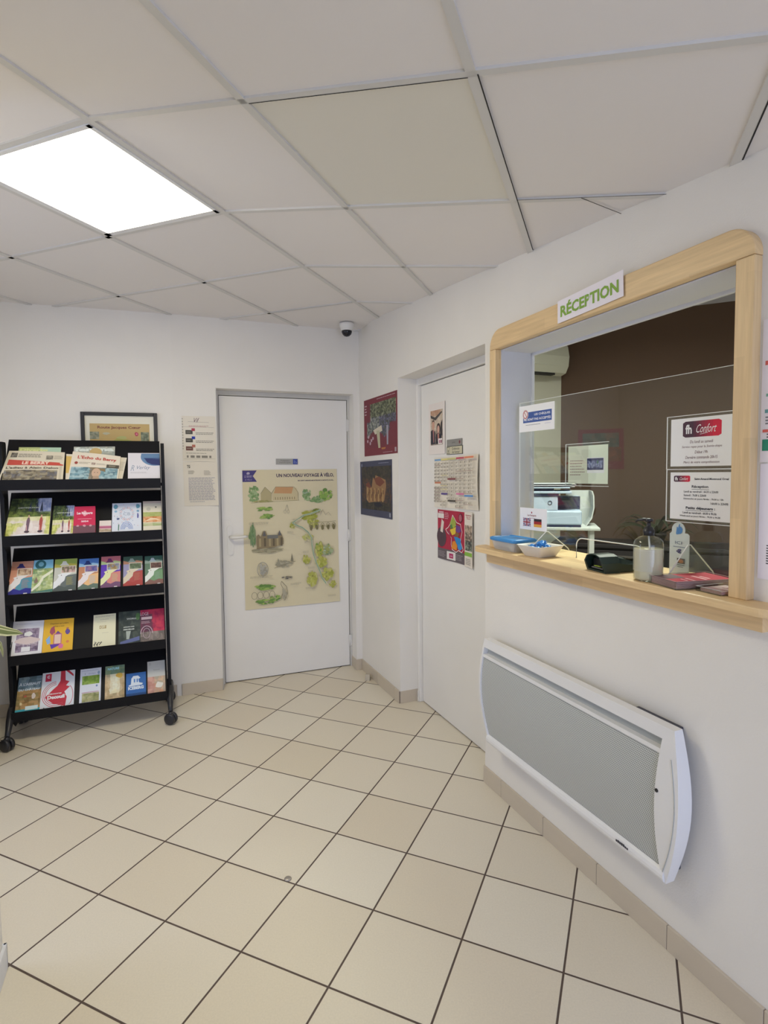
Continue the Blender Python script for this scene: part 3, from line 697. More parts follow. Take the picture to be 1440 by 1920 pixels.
def f3(s):
    s.rect(.0, .0, .53, 1, '#c4c6b4'); s.rect(.50, .28, .92, .68, '#e4e6e0')
    s.greek(.05, .62, .47, 6, .075, '#8f7e78', .95, .4, .3)
    s.photo(.50, .36, .90, .66, 16, 10, lambda u, v, r: r.choice(('#33365a', '#2a2c4a', '#40466c')) if (v > .75 or v < .18 or abs(u - .5) > .42) else r.choice(('#8890b0', '#4c5278', '#a6adc4', '#3c4066')))
    s.rect(.74, .52, .78, .60, '#4e7060')
pouch(-.220, -.020, 1.446, 1.592, GY + .008, 'photo_sheet', 'sheet with a small blue vehicle photograph in a clear sleeve behind the screen', 'notice', f3, 7, base='#d4dac8')

# reception sign
s = Sheet(FR, (2.262, -.0322, 2.123), (2.575, -.0322, 2.136), (2.578, -.0322, 2.052), (2.263, -.0322, 2.042), base='#dcd5da', seed=8, bow=lambda x, y: .0012 + .002 * (abs(x - .5) * 2) ** 3)
s.text('RÉCEPTION', .05, .22, .62, '#7d9e45', w=.89, bold=.035); s.poly([(.500, .14), (.512, .14), (.520, .45), (.525, .80), (.515, .82), (.508, .5)], '#eceaea')
s.done('reception_sign', 'white paper strip with green RÉCEPTION lettering on top of the wooden hatch frame', 'sign')

# ---- tub
tb = tag(root('plastic_tub', FR, (1.935, .0, 1.1532)), 'translucent plastic food tub with a blue lid on the left end of the shelf', 'tub')
def rrect(cx, cy, hx, hy, r, z, n=5): 
    return [(cx + sx * (hx - r) + r * math.cos(a), cy + sy * (hy - r) + r * math.sin(a), z) for sx, sy, a0 in ((1, 1, 0), (-1, 1, PI / 2), (-1, -1, PI), (1, -1, 1.5 * PI)) for a in [a0 + PI / 2 * k / n for k in range(n + 1)]]
def loft(m, rings, capb=True, capt=True, smooth=True):
    n = len(rings[0]); vs = [p for r in rings for p in r]; fs = [(i * n + k, i * n + (k + 1) % n, (i + 1) * n + (k + 1) % n, (i + 1) * n + k) for i in range(len(rings) - 1) for k in range(n)]
    m.add(vs, fs, smooth)
    if capb: m.add(rings[0], [list(range(n))[::-1]])
    if capt: m.add(rings[-1], [list(range(n))])
MTUB = mat('translucent_plastic', (.85, .84, .83), .35, Alpha=.5)
m_ = MB(); loft(m_, [rrect(1.935, .0, .076, .046, .015, 1.1535), rrect(1.935, .0, .080, .050, .016, 1.158), rrect(1.935, .0, .090, .058, .018, 1.196)], True, False); m_.build('tub_body', MTUB, FR, tb)
m_ = MB(); loft(m_, [rrect(1.935, .0, .094, .061, .018, 1.194), rrect(1.935, .0, .096, .063, .018, 1.198), rrect(1.935, .0, .096, .063, .018, 1.206), rrect(1.935, .0, .090, .057, .016, 1.209)], True, False); loft(m_, [rrect(1.935, 0, .090, .057, .016, 1.209), rrect(1.935, 0, .086, .053, .016, 1.205)], False, True)
m_.build('lid', mat('blue_plastic_lid', (.05, .26, .60), .35), FR, tb)
m_ = MB(); rr = random.Random(9)
for k in range(5):
    cx, cy = rr.uniform(1.915, 1.99), rr.uniform(-.03, .03); loft(m_, [[(cx + (.016 + rr.uniform(-.004, .004)) * math.cos(a) * f, cy + .014 * math.sin(a) * f, z) for a in [2 * PI * q / 8 for q in range(8)]] for f, z in ((.6, 1.156), (1, 1.168), (.9, 1.182), (.3, 1.190))])
tag(m_.build('folded_tissues', mat('cream_tissue', (.66, .62, .52), .9), FR), 'cream crumpled tissues inside the blue lidded tub', 'tissues')

# ---- bowl with blue sweets
bw = tag(root('sweet_bowl', FR, (2.128, -.005, 1.1532)), 'small white square bowl of blue sweets between the tub and the card reader', 'bowl')
def rot_ring(ring, c, a): ca, sa = math.cos(a), math.sin(a); return [(c[0] + (p[0] - c[0]) * ca - (p[1] - c[1]) * sa, c[1] + (p[0] - c[0]) * sa + (p[1] - c[1]) * ca, p[2]) for p in ring]
bc = (2.128, -.005); R_ = lambda h, r, z: rot_ring(rrect(bc[0], bc[1], h, h, r, z), bc, .12)
m_ = MB(); loft(m_, [R_(.044, .012, 1.1535), R_(.047, .012, 1.156), R_(.066, .010, 1.196), R_(.069, .010, 1.199), R_(.066, .009, 1.199), R_(.060, .010, 1.192), R_(.043, .012, 1.160)], True, True)
m_.build('bowl_body', mat('cream_ceramic', (.80, .76, .68), .3), FR, bw)
MSW = mat('blue_foil', (.03, .22, .62), .3); rr = random.Random(11)
swm = MB()
bm = bmesh.new(); bmesh.ops.create_icosphere(bm, subdivisions=2, radius=.010)
for v in bm.verts: v.co.x *= 1.5; v.co *= 1 + .12 * math.sin(v.co.x * 900 + v.co.z * 700)
swm.bm(bm, True)
for sx in (-1, 1): swm.add([(sx * .013, 0, 0), (sx * .024, .008, .004), (sx * .026, .002, -.006), (sx * .024, -.008, .003)], [(0, 1, 2), (0, 2, 3)])
sw0 = swm.build('wrapped_sweet', MSW, F0, org=(0, 0, 0)); first = True
for k in range(11):
    o = sw0 if first else sw0.copy()
    if not first: C.objects.link(o)
    first = False
    a = 2 * PI * k / 7; r_ = .034 if k < 7 else .012; z = 1.186 if k < 7 else 1.202
    o.location = FR.w((bc[0] + r_ * math.cos(a), bc[1] + r_ * math.sin(a), z + rr.uniform(-.003, .004))); o.rotation_euler = (rr.uniform(-.5, .5), rr.uniform(-.5, .5), rr.uniform(0, 3))
    tag(o, 'blue foil wrapped sweet piled in the small white bowl on the shelf', 'sweet', 'blue sweets in the bowl')

# ---- card reader
TL0 = Fr(FR.w((2.500, -.055, 1.1532)), -67.25 - 8)     # local x across, y towards the back
tr = tag(root('card_reader', TL0, (0, 0, 0)), 'dark green and black card payment terminal with an open hood on the shelf', 'card reader')
MTER = mat('dark_green_plastic', (.012, .028, .022), .4); MTB = mat('black_plastic', (.008, .008, .008), .5)
m_ = MB()
sec = lambda y, w, h, b: [(-w, y, b), (w, y, b), (w, y, b + h * .55), (w * .72, y, b + h * .9), (w * .3, y, b + h), (-w * .3, y, b + h), (-w * .72, y, b + h * .9), (-w, y, b + h * .55)]
loft(m_, [sec(0.012, .044, .050, .004), sec(.05, .047, .053, .002), sec(.075, .047, .046, .002), sec(.12, .046, .034, .002), sec(.19, .043, .030, .004), sec(.198, .040, .022, .006)], True, True, False)
m_.build('body', MTER, TL0, tr)
m_ = MB(); rg = sec(-.008, .050, .060, .000); ri = [(p[0] * .86, p[1], .006 + (p[2]) * .86) for p in rg]; rb = [(p[0], .05, p[2]) for p in rg]; rib = [(p[0], .012, p[2]) for p in ri]; n = 8
rg2 = [(p[0], p[1] - (.012 if p[2] > .03 else 0), p[2]) for p in rg]; ri = [(p[0], q[1], p[2]) for p, q in zip(ri, rg2)]
m_.add(rg2 + ri + rb + rib, [(k, (k + 1) % n, (k + 1) % n + n, k + n) for k in range(n)] + [(k, (k + 1) % n, (k + 1) % n + 2 * n, k + 2 * n) for k in range(n)] + [(n + k, n + (k + 1) % n, 3 * n + (k + 1) % n, 3 * n + k) for k in range(n)])
m_.build('hood', MTER, TL0, tr)
m_ = MB(); m_.box((-.035, .009, .010), (.035, .012, .042)); m_.build('inner_face', MTB, TL0, tr)
m_ = MB(); m_.box((-.030, -.004, .010), (.030, .010, .014)); m_.build('card_slot', mat('grey_slot', (.12, .12, .12), .4), TL0, tr)
m_ = MB(); m_.box((-.020, -.002, .0165), (.014, .008, .0185)); m_.build('slot_light', mat('yellow_green_key', (.35, .45, .06), .4), TL0, tr)
m_ = MB(); m_.add([(-.030, .085, .0475), (.030, .085, .0475), (.030, .165, .0385), (-.030, .165, .0385), (-.030, .085, .045), (.030, .085, .045), (.030, .165, .035), (-.030, .165, .035)], [(0, 1, 2, 3), (0, 4, 5, 1), (1, 5, 6, 2), (2, 6, 7, 3), (3, 7, 4, 0)])
m_.build('display', mat('grey_screen', (.10, .11, .11), .15), TL0, tr)

# ---- hand gel bottle
BO = (2.686, -.030 + .0, 1.1533)
bt = tag(root('pump_bottle', FR, BO), 'clear pump bottle of hand gel with a black pump head on the shelf', 'bottle')
MCL = glass_mat('clear_bottle', (.90, .91, .87), 1.0); MGEL = mat('clear_gel', (.80, .74, .56), .15, Transmission_Weight=.15, IOR=1.34)
m_ = MB(); m_.lathe([(.036, 0), (.0415, .003), (.043, .010), (.043, .112), (.040, .124), (.030, .134), (.015, .139), (.013, .148)], BO, 32); m_.build('bottle_body', MCL, FR, bt)
m_ = MB(); m_.lathe([(.034, .003), (.0400, .006), (.0412, .012), (.0412, .098), (.0412, .099)], BO, 32); m_.build('gel', MGEL, FR, bt)
m_ = MB()
vs = [];
for z in (.032, .100):
    for k in range(13): a = -PI * .5 - 1.0 + 2.0 * k / 12; vs.append((BO[0] + .0433 * math.cos(a), BO[1] + .0433 * math.sin(a), BO[2] + z))
m_.add(vs, [(k, k + 1, 14 + k, 13 + k) for k in range(12)], True); m_.build('clear_label', mat('milky_label', (.80, .78, .68), .4, Alpha=.30), FR, bt)
m_ = MB(); m_.lathe([(.0165, .140), (.0165, .158), (.013, .160), (.013, .166), (.006, .167), (.006, .182), (.012, .183), (.012, .191), (.004, .193)], BO, 20)
m_.tube([(BO[0], BO[1], BO[2] + .188), (BO[0] - .02, BO[1] - .004, BO[2] + .188), (BO[0] - .036, BO[1] - .008, BO[2] + .185), (BO[0] - .042, BO[1] - .009, BO[2] + .179)], [.006, .005, .004, .0035], 8)
m_.build('pump_head', mat('black_pump', (.012, .012, .016), .35), FR, bt)
m_ = MB(); m_.tube([(BO[0], BO[1], BO[2] + .14), (BO[0] + .01, BO[1] + .006, BO[2] + .01)], .0028, 6); m_.build('dip_tube', MACRE, FR, bt)

# ---- payment sign with a thumb
iy = .128
pts = [(2.628, 1.154), (2.700, 1.154), (2.700, 1.284), (2.694, 1.290), (2.682, 1.291)] + rarc(2.660, 1.300, .0245, -.2, PI + .2, 12) + [(2.634, 1.291), (2.628, 1.286)]
ic = tag(root('payment_sign', FR, (2.664, iy, 1.1535)), 'white standing sign with a blue thumbs up behind the pump bottle', 'sign')
m_ = MB(); m_.prism(pts, iy, iy + .003); m_.build('board', mat('white_card', (.72, .74, .76), .5), FR, ic)
s = Sheet(FR, (2.628, iy - .0006, 1.325), (2.700, iy - .0006, 1.325), (2.700, iy - .0006, 1.154), (2.628, iy - .0006, 1.154), t=.0002, seed=4)
s.m = MB()
s.poly([(.34, .78), (.40, .76), (.44, .90), (.38, .92)], '#3f78b8'); s.poly([(.41, .77), (.60, .79), (.66, .82), (.68, .88), (.60, .92), (.53, .92), (.54, .965), (.50, .97), (.46, .91), (.43, .88)], '#3f78b8')
s.m.norecalc = True; s.m.build('thumb_print', MPAPER, FR, ic); s.m = MB()
s.text('ICI', .30, .585, .055, '#4a5570', w=.36); s.greek(.2, .54, .85, 1, .03, '#707890'); s.text('€', .38, .41, .085, '#3c3670', w=.26, bold=.06)
s.rect(.42, .22, .82, .32, '#4a3632'); s.ell(.62, .265, .13, .035, '#b06a34'); s.greek(.44, .20, .84, 2, .035, '#5a5a60')
s.m.norecalc = True; s.m.build('sign_print', MPAPER, FR, ic)

# ---- card trays
TC = Fr(FR.w((2.790, .030, 1.1532)), -67.25 - 12)
ct = tag(root('card_tray', TC, (0, 0, 0)), 'clear acrylic tray in front of the pump bottle holding red cards', 'tray')
m_ = MB(); m_.box((-.064, -.102, 0), (.064, .102, .002)); m_.box((-.064, -.102, 0), (-.062, .102, .024)); m_.box((.062, -.102, 0), (.064, .102, .024)); m_.box((-.064, -.102, 0), (.064, -.100, .024)); m_.box((-.064, .1, 0), (.064, .102, .024))
m_.build('tray_body', MACR, TC, ct)
m_ = MB()
for a, b in (((-.064, -.102), (.064, -.1005)), ((-.064, -.102), (-.0625, .102)), ((.0625, -.102), (.064, .102)), ((-.064, .1005), (.064, .102))): m_.box((a[0], a[1], .0235), (b[0], b[1], .0245))
m_.build('tray_rim', mat('pinkish_edge', (.55, .40, .40), .3), TC, ct)
def cardstack(fr, hx, hy, n, z0, name, label, cols):
    rr = random.Random(5); root_ = tag(root(name, fr, (0, 0, z0)), label, 'cards')
    m = MB(); 
    for k in range(n):
        dx, dy = rr.uniform(-.001, .001), rr.uniform(-.001, .001); m.col = pc('#8d6468') if k % 2 else pc('#b79a98'); z = z0 + k * .0016
        m.box((-hx + dx, -hy + dy, z), (hx + dx, hy + dy, z + .0015))
    m.build('pile', MPAPER, fr, root_)
    zt = z0 + n * .0016 + .0003; m = MB()
    def q(x0, y0, x1, y1, c, k): m.col = pc(c); m.add([(x0 * hx, y0 * hy, zt + k * .0001), (x1 * hx, y0 * hy, zt + k * .0001), (x1 * hx, y1 * hy, zt + k * .0001), (x0 * hx, y1 * hy, zt + k * .0001)], [(0, 1, 2, 3)])
    q(-1, -1, 1, 1, cols[0], 0); q(-1, -1, .1, -.25, cols[1], 1)
    for (x0, y0, x1, y1) in ((-.3, .1, .75, .2), (-.1, .3, .6, .38), (.2, -.35, .9, -.27), (.3, -.55, .8, -.49)): q(x0, y0, x1, y1, cols[2], 2)
    m.build('top_card', MPAPER, fr, root_)
cardstack(TC, .058, .096, 12, .0025, 'card_pile', 'pile of red cards in the clear tray in front of the pump bottle', ('#a83040', '#6a5458', '#d8a8ac'))
TC2 = Fr(FR.w((2.905, .012, 1.1532)), -67.25 - 5)
ct2 = tag(root('card_tray', TC2, (0, 0, 0)), 'second clear card tray half hidden behind the right upright of the hatch frame', 'tray')
m_ = MB(); m_.box((-.046, -.05, 0), (.036, .05, .002)); m_.box((-.046, -.05, 0), (-.044, .05, .014)); m_.box((-.046, -.05, 0), (.036, -.048, .014)); m_.build('tray_body', MACR, TC2, ct2)
m_ = MB(); m_.box((-.046, -.05, .0135), (.036, -.0485, .0145)); m_.box((-.046, -.05, .0135), (-.0445, .05, .0145)); m_.build('tray_rim', MACRE, TC2, ct2)
cardstack(TC2, .034, .046, 5, .0025, 'card_pile', 'small pile of pale cards in the tray behind the right upright', ('#b09a98', '#a08080', '#8a4048'))

# ================================================================== SIGNS AND POSTERS ON THE RIGHT WALL
s = Sheet(FR, (.105, -.0012, 2.021), (.703, -.0012, 2.018), (.703, -.0012, 1.622), (.105, -.0012, 1.618), base='#6f3139', seed=12)
s.photo(.10, .14, .97, .90, 64, 44, lambda u, v, r: ('#6a323a' if (v < .20 + .18 * abs(math.sin(u * 5)) or (u < .12 and v > .6) or (u > .8 and v < .5)) else
    r.choice(('#5c6048', '#7c8062', '#33382f', '#8c9078', '#46483a', '#2f332c')) if v > .68 else r.choice(('#70747a', '#4c4f54', '#8c8e88', '#35383a', '#9c9c90', '#50584a')) if u < .45 else r.choice(('#424846', '#343a3a', '#62607a', '#4f4a5c', '#74748a', '#5c5a4c', '#2f3230'))))
s.poly([(.30, .44), (.56, .50), (.58, .40), (.36, .36)], '#bdb4a2'); s.poly([(.40, .42), (.46, .12), (.52, .12), (.50, .42)], '#a8a58a'); s.poly([(.70, .48), (.76, .48), (.75, .16), (.71, .16)], '#8f8b96'); s.poly([(.55, .12), (.68, .12), (.66, .09), (.56, .09)], '#a06a3c')
for x, y in ((.12, .26), (.2, .22), (.24, .27), (.29, .3), (.15, .33)): s.ell(x, y, .025, .03, '#a8909a', 8, .5)
s.greek(.42, .965, .95, 1, .02, '#b59aa0'); s.greek(.03, .90, .10, 4, .05, '#b59aa0'); s.rect(.93, .03, .975, .10, '#9a8a90'); s.greek(.6, .04, .9, 1, .014, '#b59aa0')
s.done('garden_poster', 'dark red bordered garden poster, upper of two beside the corner', 'poster')
s = Sheet(FR, (.010, -.0012, 1.581), (.609, -.0012, 1.585), (.611, -.0012, 1.192), (.010, -.0012, 1.189), base='#434557', seed=13, bow=lambda x, y: .004 * (1 - y) * abs(math.sin(4 * x)))
s.photo(.06, .12, .985, .90, 44, 28, lambda u, v, r: (r.choice(('#3c3a36', '#2e2e32', '#4a4338', '#35342e')) if v > .72 or (v < .18) else r.choice(('#3a3634', '#5a4234', '#4a3f3a', '#33323a'))))
s.poly([(.22, .60), (.40, .52), (.44, .70), (.50, .66), (.52, .74), (.82, .66), (.84, .56), (.78, .30), (.30, .24), (.22, .30)], '#8a6a4c')
for a in (((.20, .58), (.30, .62), (.38, .54), (.36, .50), (.22, .54)), ((.48, .68), (.64, .72), (.80, .62), (.66, .54), (.54, .58))): s.poly(a, '#6e4236')
for k in range(9): x = .24 + .06 * k; s.poly([(x, .28), (x + .035, .27), (x + .035, .50), (x, .52)], ('#a08258', '#7a5a40')[k % 2])
for k in range(12): x = .25 + .045 * k; s.rect(x, .33 + .04 * (k % 3), x + .014, .40 + .04 * (k % 3), '#45342e')
s.ell(.60, .22, .12, .04, '#2a2a34'); s.greek(.62, .955, .95, 1, .02, '#8a8ca0'); s.rect(.93, .03, .975, .10, '#8a8c98'); s.ell(.07, .93, .02, .03, '#7a7c90')
s.done('castle_poster', 'dark blue poster of a floodlit castle, lower of two beside the corner', 'poster')

DY = .148
def D2(u0, u1, z0, z1, tilt=0, **k): return Sheet(FR, (u0, DY - .0008, z1), (u1, DY - .0008, z1 + tilt), (u1, DY - .0008, z0 + tilt), (u0, DY - .0008, z0), **k)
s = D2(.850, 1.062, 1.606, 1.913, base='#d4ccc6', seed=14, bow=lambda x, y: .004 * x * x)
s.photo(.12, .18, .88, .86, 22, 26, lambda u, v, r: r.choice(('#b3927a', '#a07a62')) if v > .86 and u < .8 else r.choice(('#b8a692', '#c2b6a4', '#a89a88')) if v > .42 else r.choice(('#8e8072', '#a89888', '#6d6258')))
s.poly([(.12, .78), (.40, .72), (.80, .82), (.86, .80), (.44, .66), (.14, .72)], '#4a4644'); s.poly([(.70, .35), (.86, .35), (.86, .66), (.76, .60)], '#3e3a3c')
s.poly([(.14, .20), (.14, .46), (.24, .49), (.40, .44), (.42, .20)], '#34323a'); s.poly([(.44, .20), (.46, .38), (.60, .42), (.80, .36), (.82, .20)], '#2e2c34')
s.ell(.29, .57, .085, .09, '#b88f7c', 16); s.poly([(.20, .60), (.22, .67), (.35, .68), (.38, .61), (.34, .64), (.24, .64)], '#5a4c44'); s.poly([(.26, .48), (.34, .48), (.34, .24), (.30, .22)], '#9a6a66')
s.ell(.62, .50, .12, .10, '#3a2f2e', 16); s.ell(.61, .48, .075, .075, '#c09a88', 16); s.poly([(.56, .40), (.66, .40), (.66, .25), (.58, .25)], '#a9776c')
s.rect(.60, .19, .86, .30, '#d8d0cc'); s.rect(.66, .21, .72, .27, '#9a4a68'); s.rect(.75, .21, .84, .27, '#8a5a68')
s.done('photo_print', 'photo print of two people in dark clothes, topmost on the recessed door', 'photo')
pl_ = D2(1.083, 1.255, 1.646, 1.684, base='#8d8b86', t=.004, seed=15, gain=1.0); pl_.text('privé', .36, .30, .38, '#4a4a48', w=.2); pl_.ell(.86, .5, .05, .26, '#8a3a44', 16); pl_.ell(.86, .5, .03, .15, '#5c2a30', 12)
pl_.done('door_plate', 'narrow grey metal plate with a small red mark on the recessed door', 'sign', m_=MGLOSSY)
ns = D2(1.079, 1.260, 1.598, 1.645, base='#4a4a42', t=.003, seed=16, gain=1.1); ns.rect(.02, .06, .98, .94, '#c6bfa4'); ns.rect(.03, .10, .20, .90, '#4a4a42'); ns.rect(.045, .16, .185, .84, '#cfc8ae'); ns.rect(.08, .42, .15, .52, '#3c3c36'); ns.line([(.08, .6), (.15, .7)], .0015, '#3c3c36'); ns.ell(.115, .32, .03, .08, '#5a5a50', 10)
ns.text('Défense', .36, .53, .32, '#3c3c36', w=.46); ns.text('de fumer', .36, .14, .30, '#3c3c36', w=.48)
ns.done('no_smoking_sign', 'small cream Défense de fumer sign under the grey plate on the recessed door', 'sign', m_=MGLOSSY)
s = D2(.923, 1.432, 1.285, 1.584, tilt=.007, base='#cfc8ba', seed=17, bow=lambda x, y: .012 * x ** 4 * (.4 + .6 * abs(math.sin(3 * y))) + .001)
cols = ((.01, .165, '#6f94b8'), (.19, .345, '#c9bd78'), (.365, .55, '#b9b277'), (.58, .755, '#b0505c'), (.785, .98, '#c97a5c'))
heads = {0: ((.48, '#b8775c'),), 1: ((.26, '#5a4a80'),), 2: ((.55, '#7d4a4c'), (.13, '#4a4640')), 3: ((.27, '#c07494'),), 4: ((.24, '#5f88b8'),)}
for i, (a, b, c) in enumerate(cols):
    s.rect(a, .935, b, .968, c)
    for y, hc in heads[i]: s.rect(a, y, b, y + .035, hc)
    y = .90
    while y > .06:
        if not any(abs(y - q[0]) < .05 for q in heads[i]):
            if i in (0, 4) and y < .14: break
            for q in (0, .52):
                x = a + (b - a) * q; s.rect(x, y - .042, x + .018, y - .012, '#857d72'); s.greek(x + .024, y, x + (b - a) * .46, 3, .016, '#8d867b', 1, .5)
            if s.r.random() < .35: s.rect(a, y - .058, b, y - .050, c if i in (1, 2) else '#8a6a66')
        y -= .068
s.done('channel_list', 'large white chart of coloured columns of small print on the recessed door', 'chart')
# folded map leaflet
s = D2(.968, 1.282, .980, 1.274, tilt=.0, base='#9c2a40', seed=18, bow=lambda x, y: .003 + .003 * math.sin(PI * x * 2))
s.rect(0, 0, 1, .22, '#5c5458'); s.ell(.16, .45, .19, .20, '#4c3a42', 20); s.poly([(.12, .56), (.22, .54), (.27, .76), (.18, .82)], '#c9beb4'); s.rect(.02, .83, .27, .93, '#d0c8c4'); s.rect(.06, .94, .26, .97, '#c9a0a8'); s.greek(.30, .95, .45, 4, .035, '#c08a96'); s.greek(.04, .16, .34, 4, .03, '#8c8488'); s.greek(.66, .16, .95, 4, .03, '#8c8488')
reg = [((.58, .92), (.66, .84), (.72, .78), (.86, .76), (.88, .70), (.92, .62), (.88, .52), (.86, .42), (.92, .34), (.96, .28), (.90, .22), (.78, .25), (.70, .20), (.56, .24), (.53, .34), (.54, .46), (.48, .52), (.40, .56), (.34, .62), (.42, .66), (.50, .74))]
s.line(list(reg[0]) + [reg[0][0]], .004, '#d8c8c8')
for pts, c in ((((.48, .74), (.58, .90), (.68, .80), (.70, .72), (.60, .66)), '#8f9a46'), (((.48, .62), (.60, .66), (.70, .70), (.68, .56), (.56, .52)), '#c9ac3c'), (((.70, .74), (.84, .72), (.88, .62), (.76, .58), (.68, .62)), '#68407c'), (((.50, .72), (.56, .74), (.58, .66), (.50, .64)), '#4f7a44'),
               (((.66, .56), (.74, .60), (.82, .56), (.76, .48), (.66, .50)), '#7c5538'), (((.62, .50), (.74, .50), (.86, .48), (.88, .36), (.72, .36)), '#2f7ab4'), (((.54, .26), (.58, .40), (.66, .42), (.74, .34), (.72, .24)), '#cc8030'), (((.74, .36), (.88, .38), (.92, .30), (.84, .25), (.76, .28)), '#3c80bc'), (((.40, .58), (.46, .62), (.50, .60), (.52, .48), (.47, .52)), '#8c3a50')): s.poly(pts, c)
s.ell(.86, .88, .07, .09, '#5c2836', 16); s.ell(.86, .88, .055, .07, '#a05a66', 16); s.rect(.38, .03, .68, .19, '#cfc9c6'); s.rect(.46, .06, .60, .155, '#a0305c'); s.text('clé', .49, .09, .03, '#e0c8d0', w=.08)
lm = s.done('map_leaflet', 'red unfolded leaflet with a coloured map on the recessed door', 'leaflet')
s = D2(1.284, 1.378, .974, 1.278, base='#cdc5ba', seed=19, bow=lambda x, y: .004 + .008 * x * x)
s.text('Bienvenue', .15, .93, .022, '#a84450', w=.7, bold=.02); s.text('dans nos', .2, .90, .018, '#a84450', w=.55, bold=.02); s.text('hôtels', .28, .87, .018, '#a84450', w=.45, bold=.02)
s.photo(.08, .30, .97, .76, 10, 20, lambda u, v, r: r.choice(('#a08c78', '#5a5048', '#c0ae9a', '#453f3c')) if v > .4 else r.choice(('#3a3c3c', '#4c4f4a', '#8c9482', '#2c2e34')))
s.rect(.02, .20, .97, .27, '#7da844'); s.greek(.15, .15, .8, 4, .03, '#8f8a84')
o = s.m; s.m.norecalc = True; o2 = s.m.build('side_panel', MPAPER, FR, None, (1.331, DY - .0008, .974)); o2.parent = lm; o2.location = Vector((1.331, DY - .0008, .974)) - FR.l(lm.location); o2.rotation_euler = (0, 0, 0)

# papers at the right edge
s = Sheet(FR, (3.006, -.0012, 1.872), (3.216, -.0012, 1.872), (3.216, -.0012, 1.512), (3.006, -.0012, 1.512), base='#d6cfd0', seed=20)
s.greek(.12, .88, .9, 2, .02, '#8c8a8c'); s.greek(.09, .80, .9, 7, .022, '#6c6a6e'); s.rect(.04, .68, .5, .71, '#c05a50'); s.greek(.09, .66, .9, 8, .022, '#6c6a6e'); s.rect(.06, .46, .6, .48, '#6f9a88'); s.rect(.05, .345, .6, .37, '#5f8c8c'); s.greek(.06, .32, .9, 3, .022, '#6c6a6e'); s.rect(.03, .21, .5, .23, '#c05a50'); s.greek(.08, .2, .9, 2, .02, '#4c4a4e'); s.rect(.03, .08, .97, .16, '#2c7e63')
s.done('tariff_notice', 'white notice with red and green bands right of the hatch frame', 'notice')
s = Sheet(FR, (3.008, -.0012, 1.508), (3.218, -.0012, 1.508), (3.218, -.0012, 1.212), (3.008, -.0012, 1.212), base='#d8d2d8', seed=21)
s.greek(.4, .9, .9, 3, .03, '#8c8a90'); s.greek(.10, .30, .95, 8, .022, '#4c4a50')
s.done('letter_notice', 'plain white typed letter below the banded notice right of the hatch', 'notice')

# ================================================================== BACK WALL
s = Sheet(FB, (-.851, .1088, 1.528), (-.151, .1088, 1.530), (-.141, .1088, .517), (-.852, .1088, .517), base='#c6bc9e', seed=30, bow=lambda x, y: .0008 + .012 * max(0, .12 - y) * 8 * (.3 + .7 * x) * .5 + .001 * math.sin(9 * y), gain=1.3)
def wash(cx, cy, rx_, ry_, cols, n, jag=.5):
    for k in range(int(n * 2.4)):
        a = s.r.uniform(0, 2 * PI); d = math.sqrt(s.r.random()); s.ell(cx + rx_ * .8 * d * math.cos(a), cy + ry_ * .8 * d * math.sin(a), rx_ * s.r.uniform(.10, .34), ry_ * s.r.uniform(.12, .36), s.r.choice(cols), 9, jag)
s.step = .00002
s.poly([(.0, .915), (.0, .995), (.145, .995), (.105, .955), (.145, .915)], '#453f73')
s.text('LE BERRY', .02, .945, .016, '#a39cae', w=.08); s.text('A VÉLO', .025, .925, .012, '#a39cae', w=.07); s.ell(.06, .975, .015, .010, '#a39cae', 8, .6)
s.text('UN NOUVEAU VOYAGE À VÉLO,', .345, .940, .036, '#43374f', w=.62, bold=.03); s.text('DE SAINT-AMAND-MONTROND À MONTLUÇON...', .57, .912, .013, '#4f4358', w=.395, bold=.03)
G1 = ('#7e9468', '#6c8858', '#94a67c'); G2 = ('#5f7f42', '#7c9a4c', '#93a85c'); G3 = ('#8f9440', '#a3a555', '#9a9a48', '#b0ad68')
wash(.11, .84, .06, .05, G1, 14); wash(.10, .80, .07, .03, G1, 10)
s.poly([(.18, .775), (.18, .83), (.225, .875), (.29, .83), (.29, .775)], '#a59a76'); s.poly([(.30, .78), (.30, .83), (.33, .875), (.55, .865), (.57, .83), (.56, .775)], '#b8ab88'); s.poly([(.315, .83), (.335, .876), (.52, .874), (.50, .825)], '#b38a62')
for k in range(9): s.line([(.33 + .025 * k, .785), (.33 + .025 * k, .80)], .004, '#7c6c52')
s.line([(.18, .83), (.225, .876), (.29, .83), (.335, .876), (.53, .872), (.57, .83), (.57, .775)], .002, '#6c6650'); s.line([(.08, .765), (.58, .775)], .002, '#8a8460'); wash(.2, .775, .10, .010, ('#8c8a58', '#a09a68'), 10)
wash(.66, .815, .055, .045, G1 + ('#8c9c84',), 16); wash(.78, .78, .09, .030, G1, 18); wash(.87, .81, .085, .045, G2, 18)
wash(.22, .72, .10, .016, G2, 14); wash(.24, .665, .09, .018, G2, 14)
for k in range(2): s.line([(.425 + .035 * k + .013 * math.cos(a), .695 + .012 * math.sin(a)) for a in [2 * PI * q / 12 for q in range(13)]], .0015, '#8f897c')
s.line([(.43, .705), (.44, .735), (.45, .745), (.455, .73), (.46, .705)], .002, '#8f897c')
wash(.68, .66, .10, .035, G3, 22); wash(.76, .695, .05, .02, ('#6e7c38', '#80883e'), 8); wash(.72, .61, .06, .045, G3, 14); wash(.50, .595, .035, .03, G3, 8); wash(.66, .50, .06, .035, ('#aaaa66', '#b3b176'), 12)
for k in range(5):
    x = .70 + .062 * k; s.line([(x + .022 * math.cos(a), .575 + .026 * math.sin(a)) for a in [PI * q / 8 for q in range(9)]], .003, '#7c7558'); s.ell(x, .57, .016, .02, '#6f6848', 8, .4)
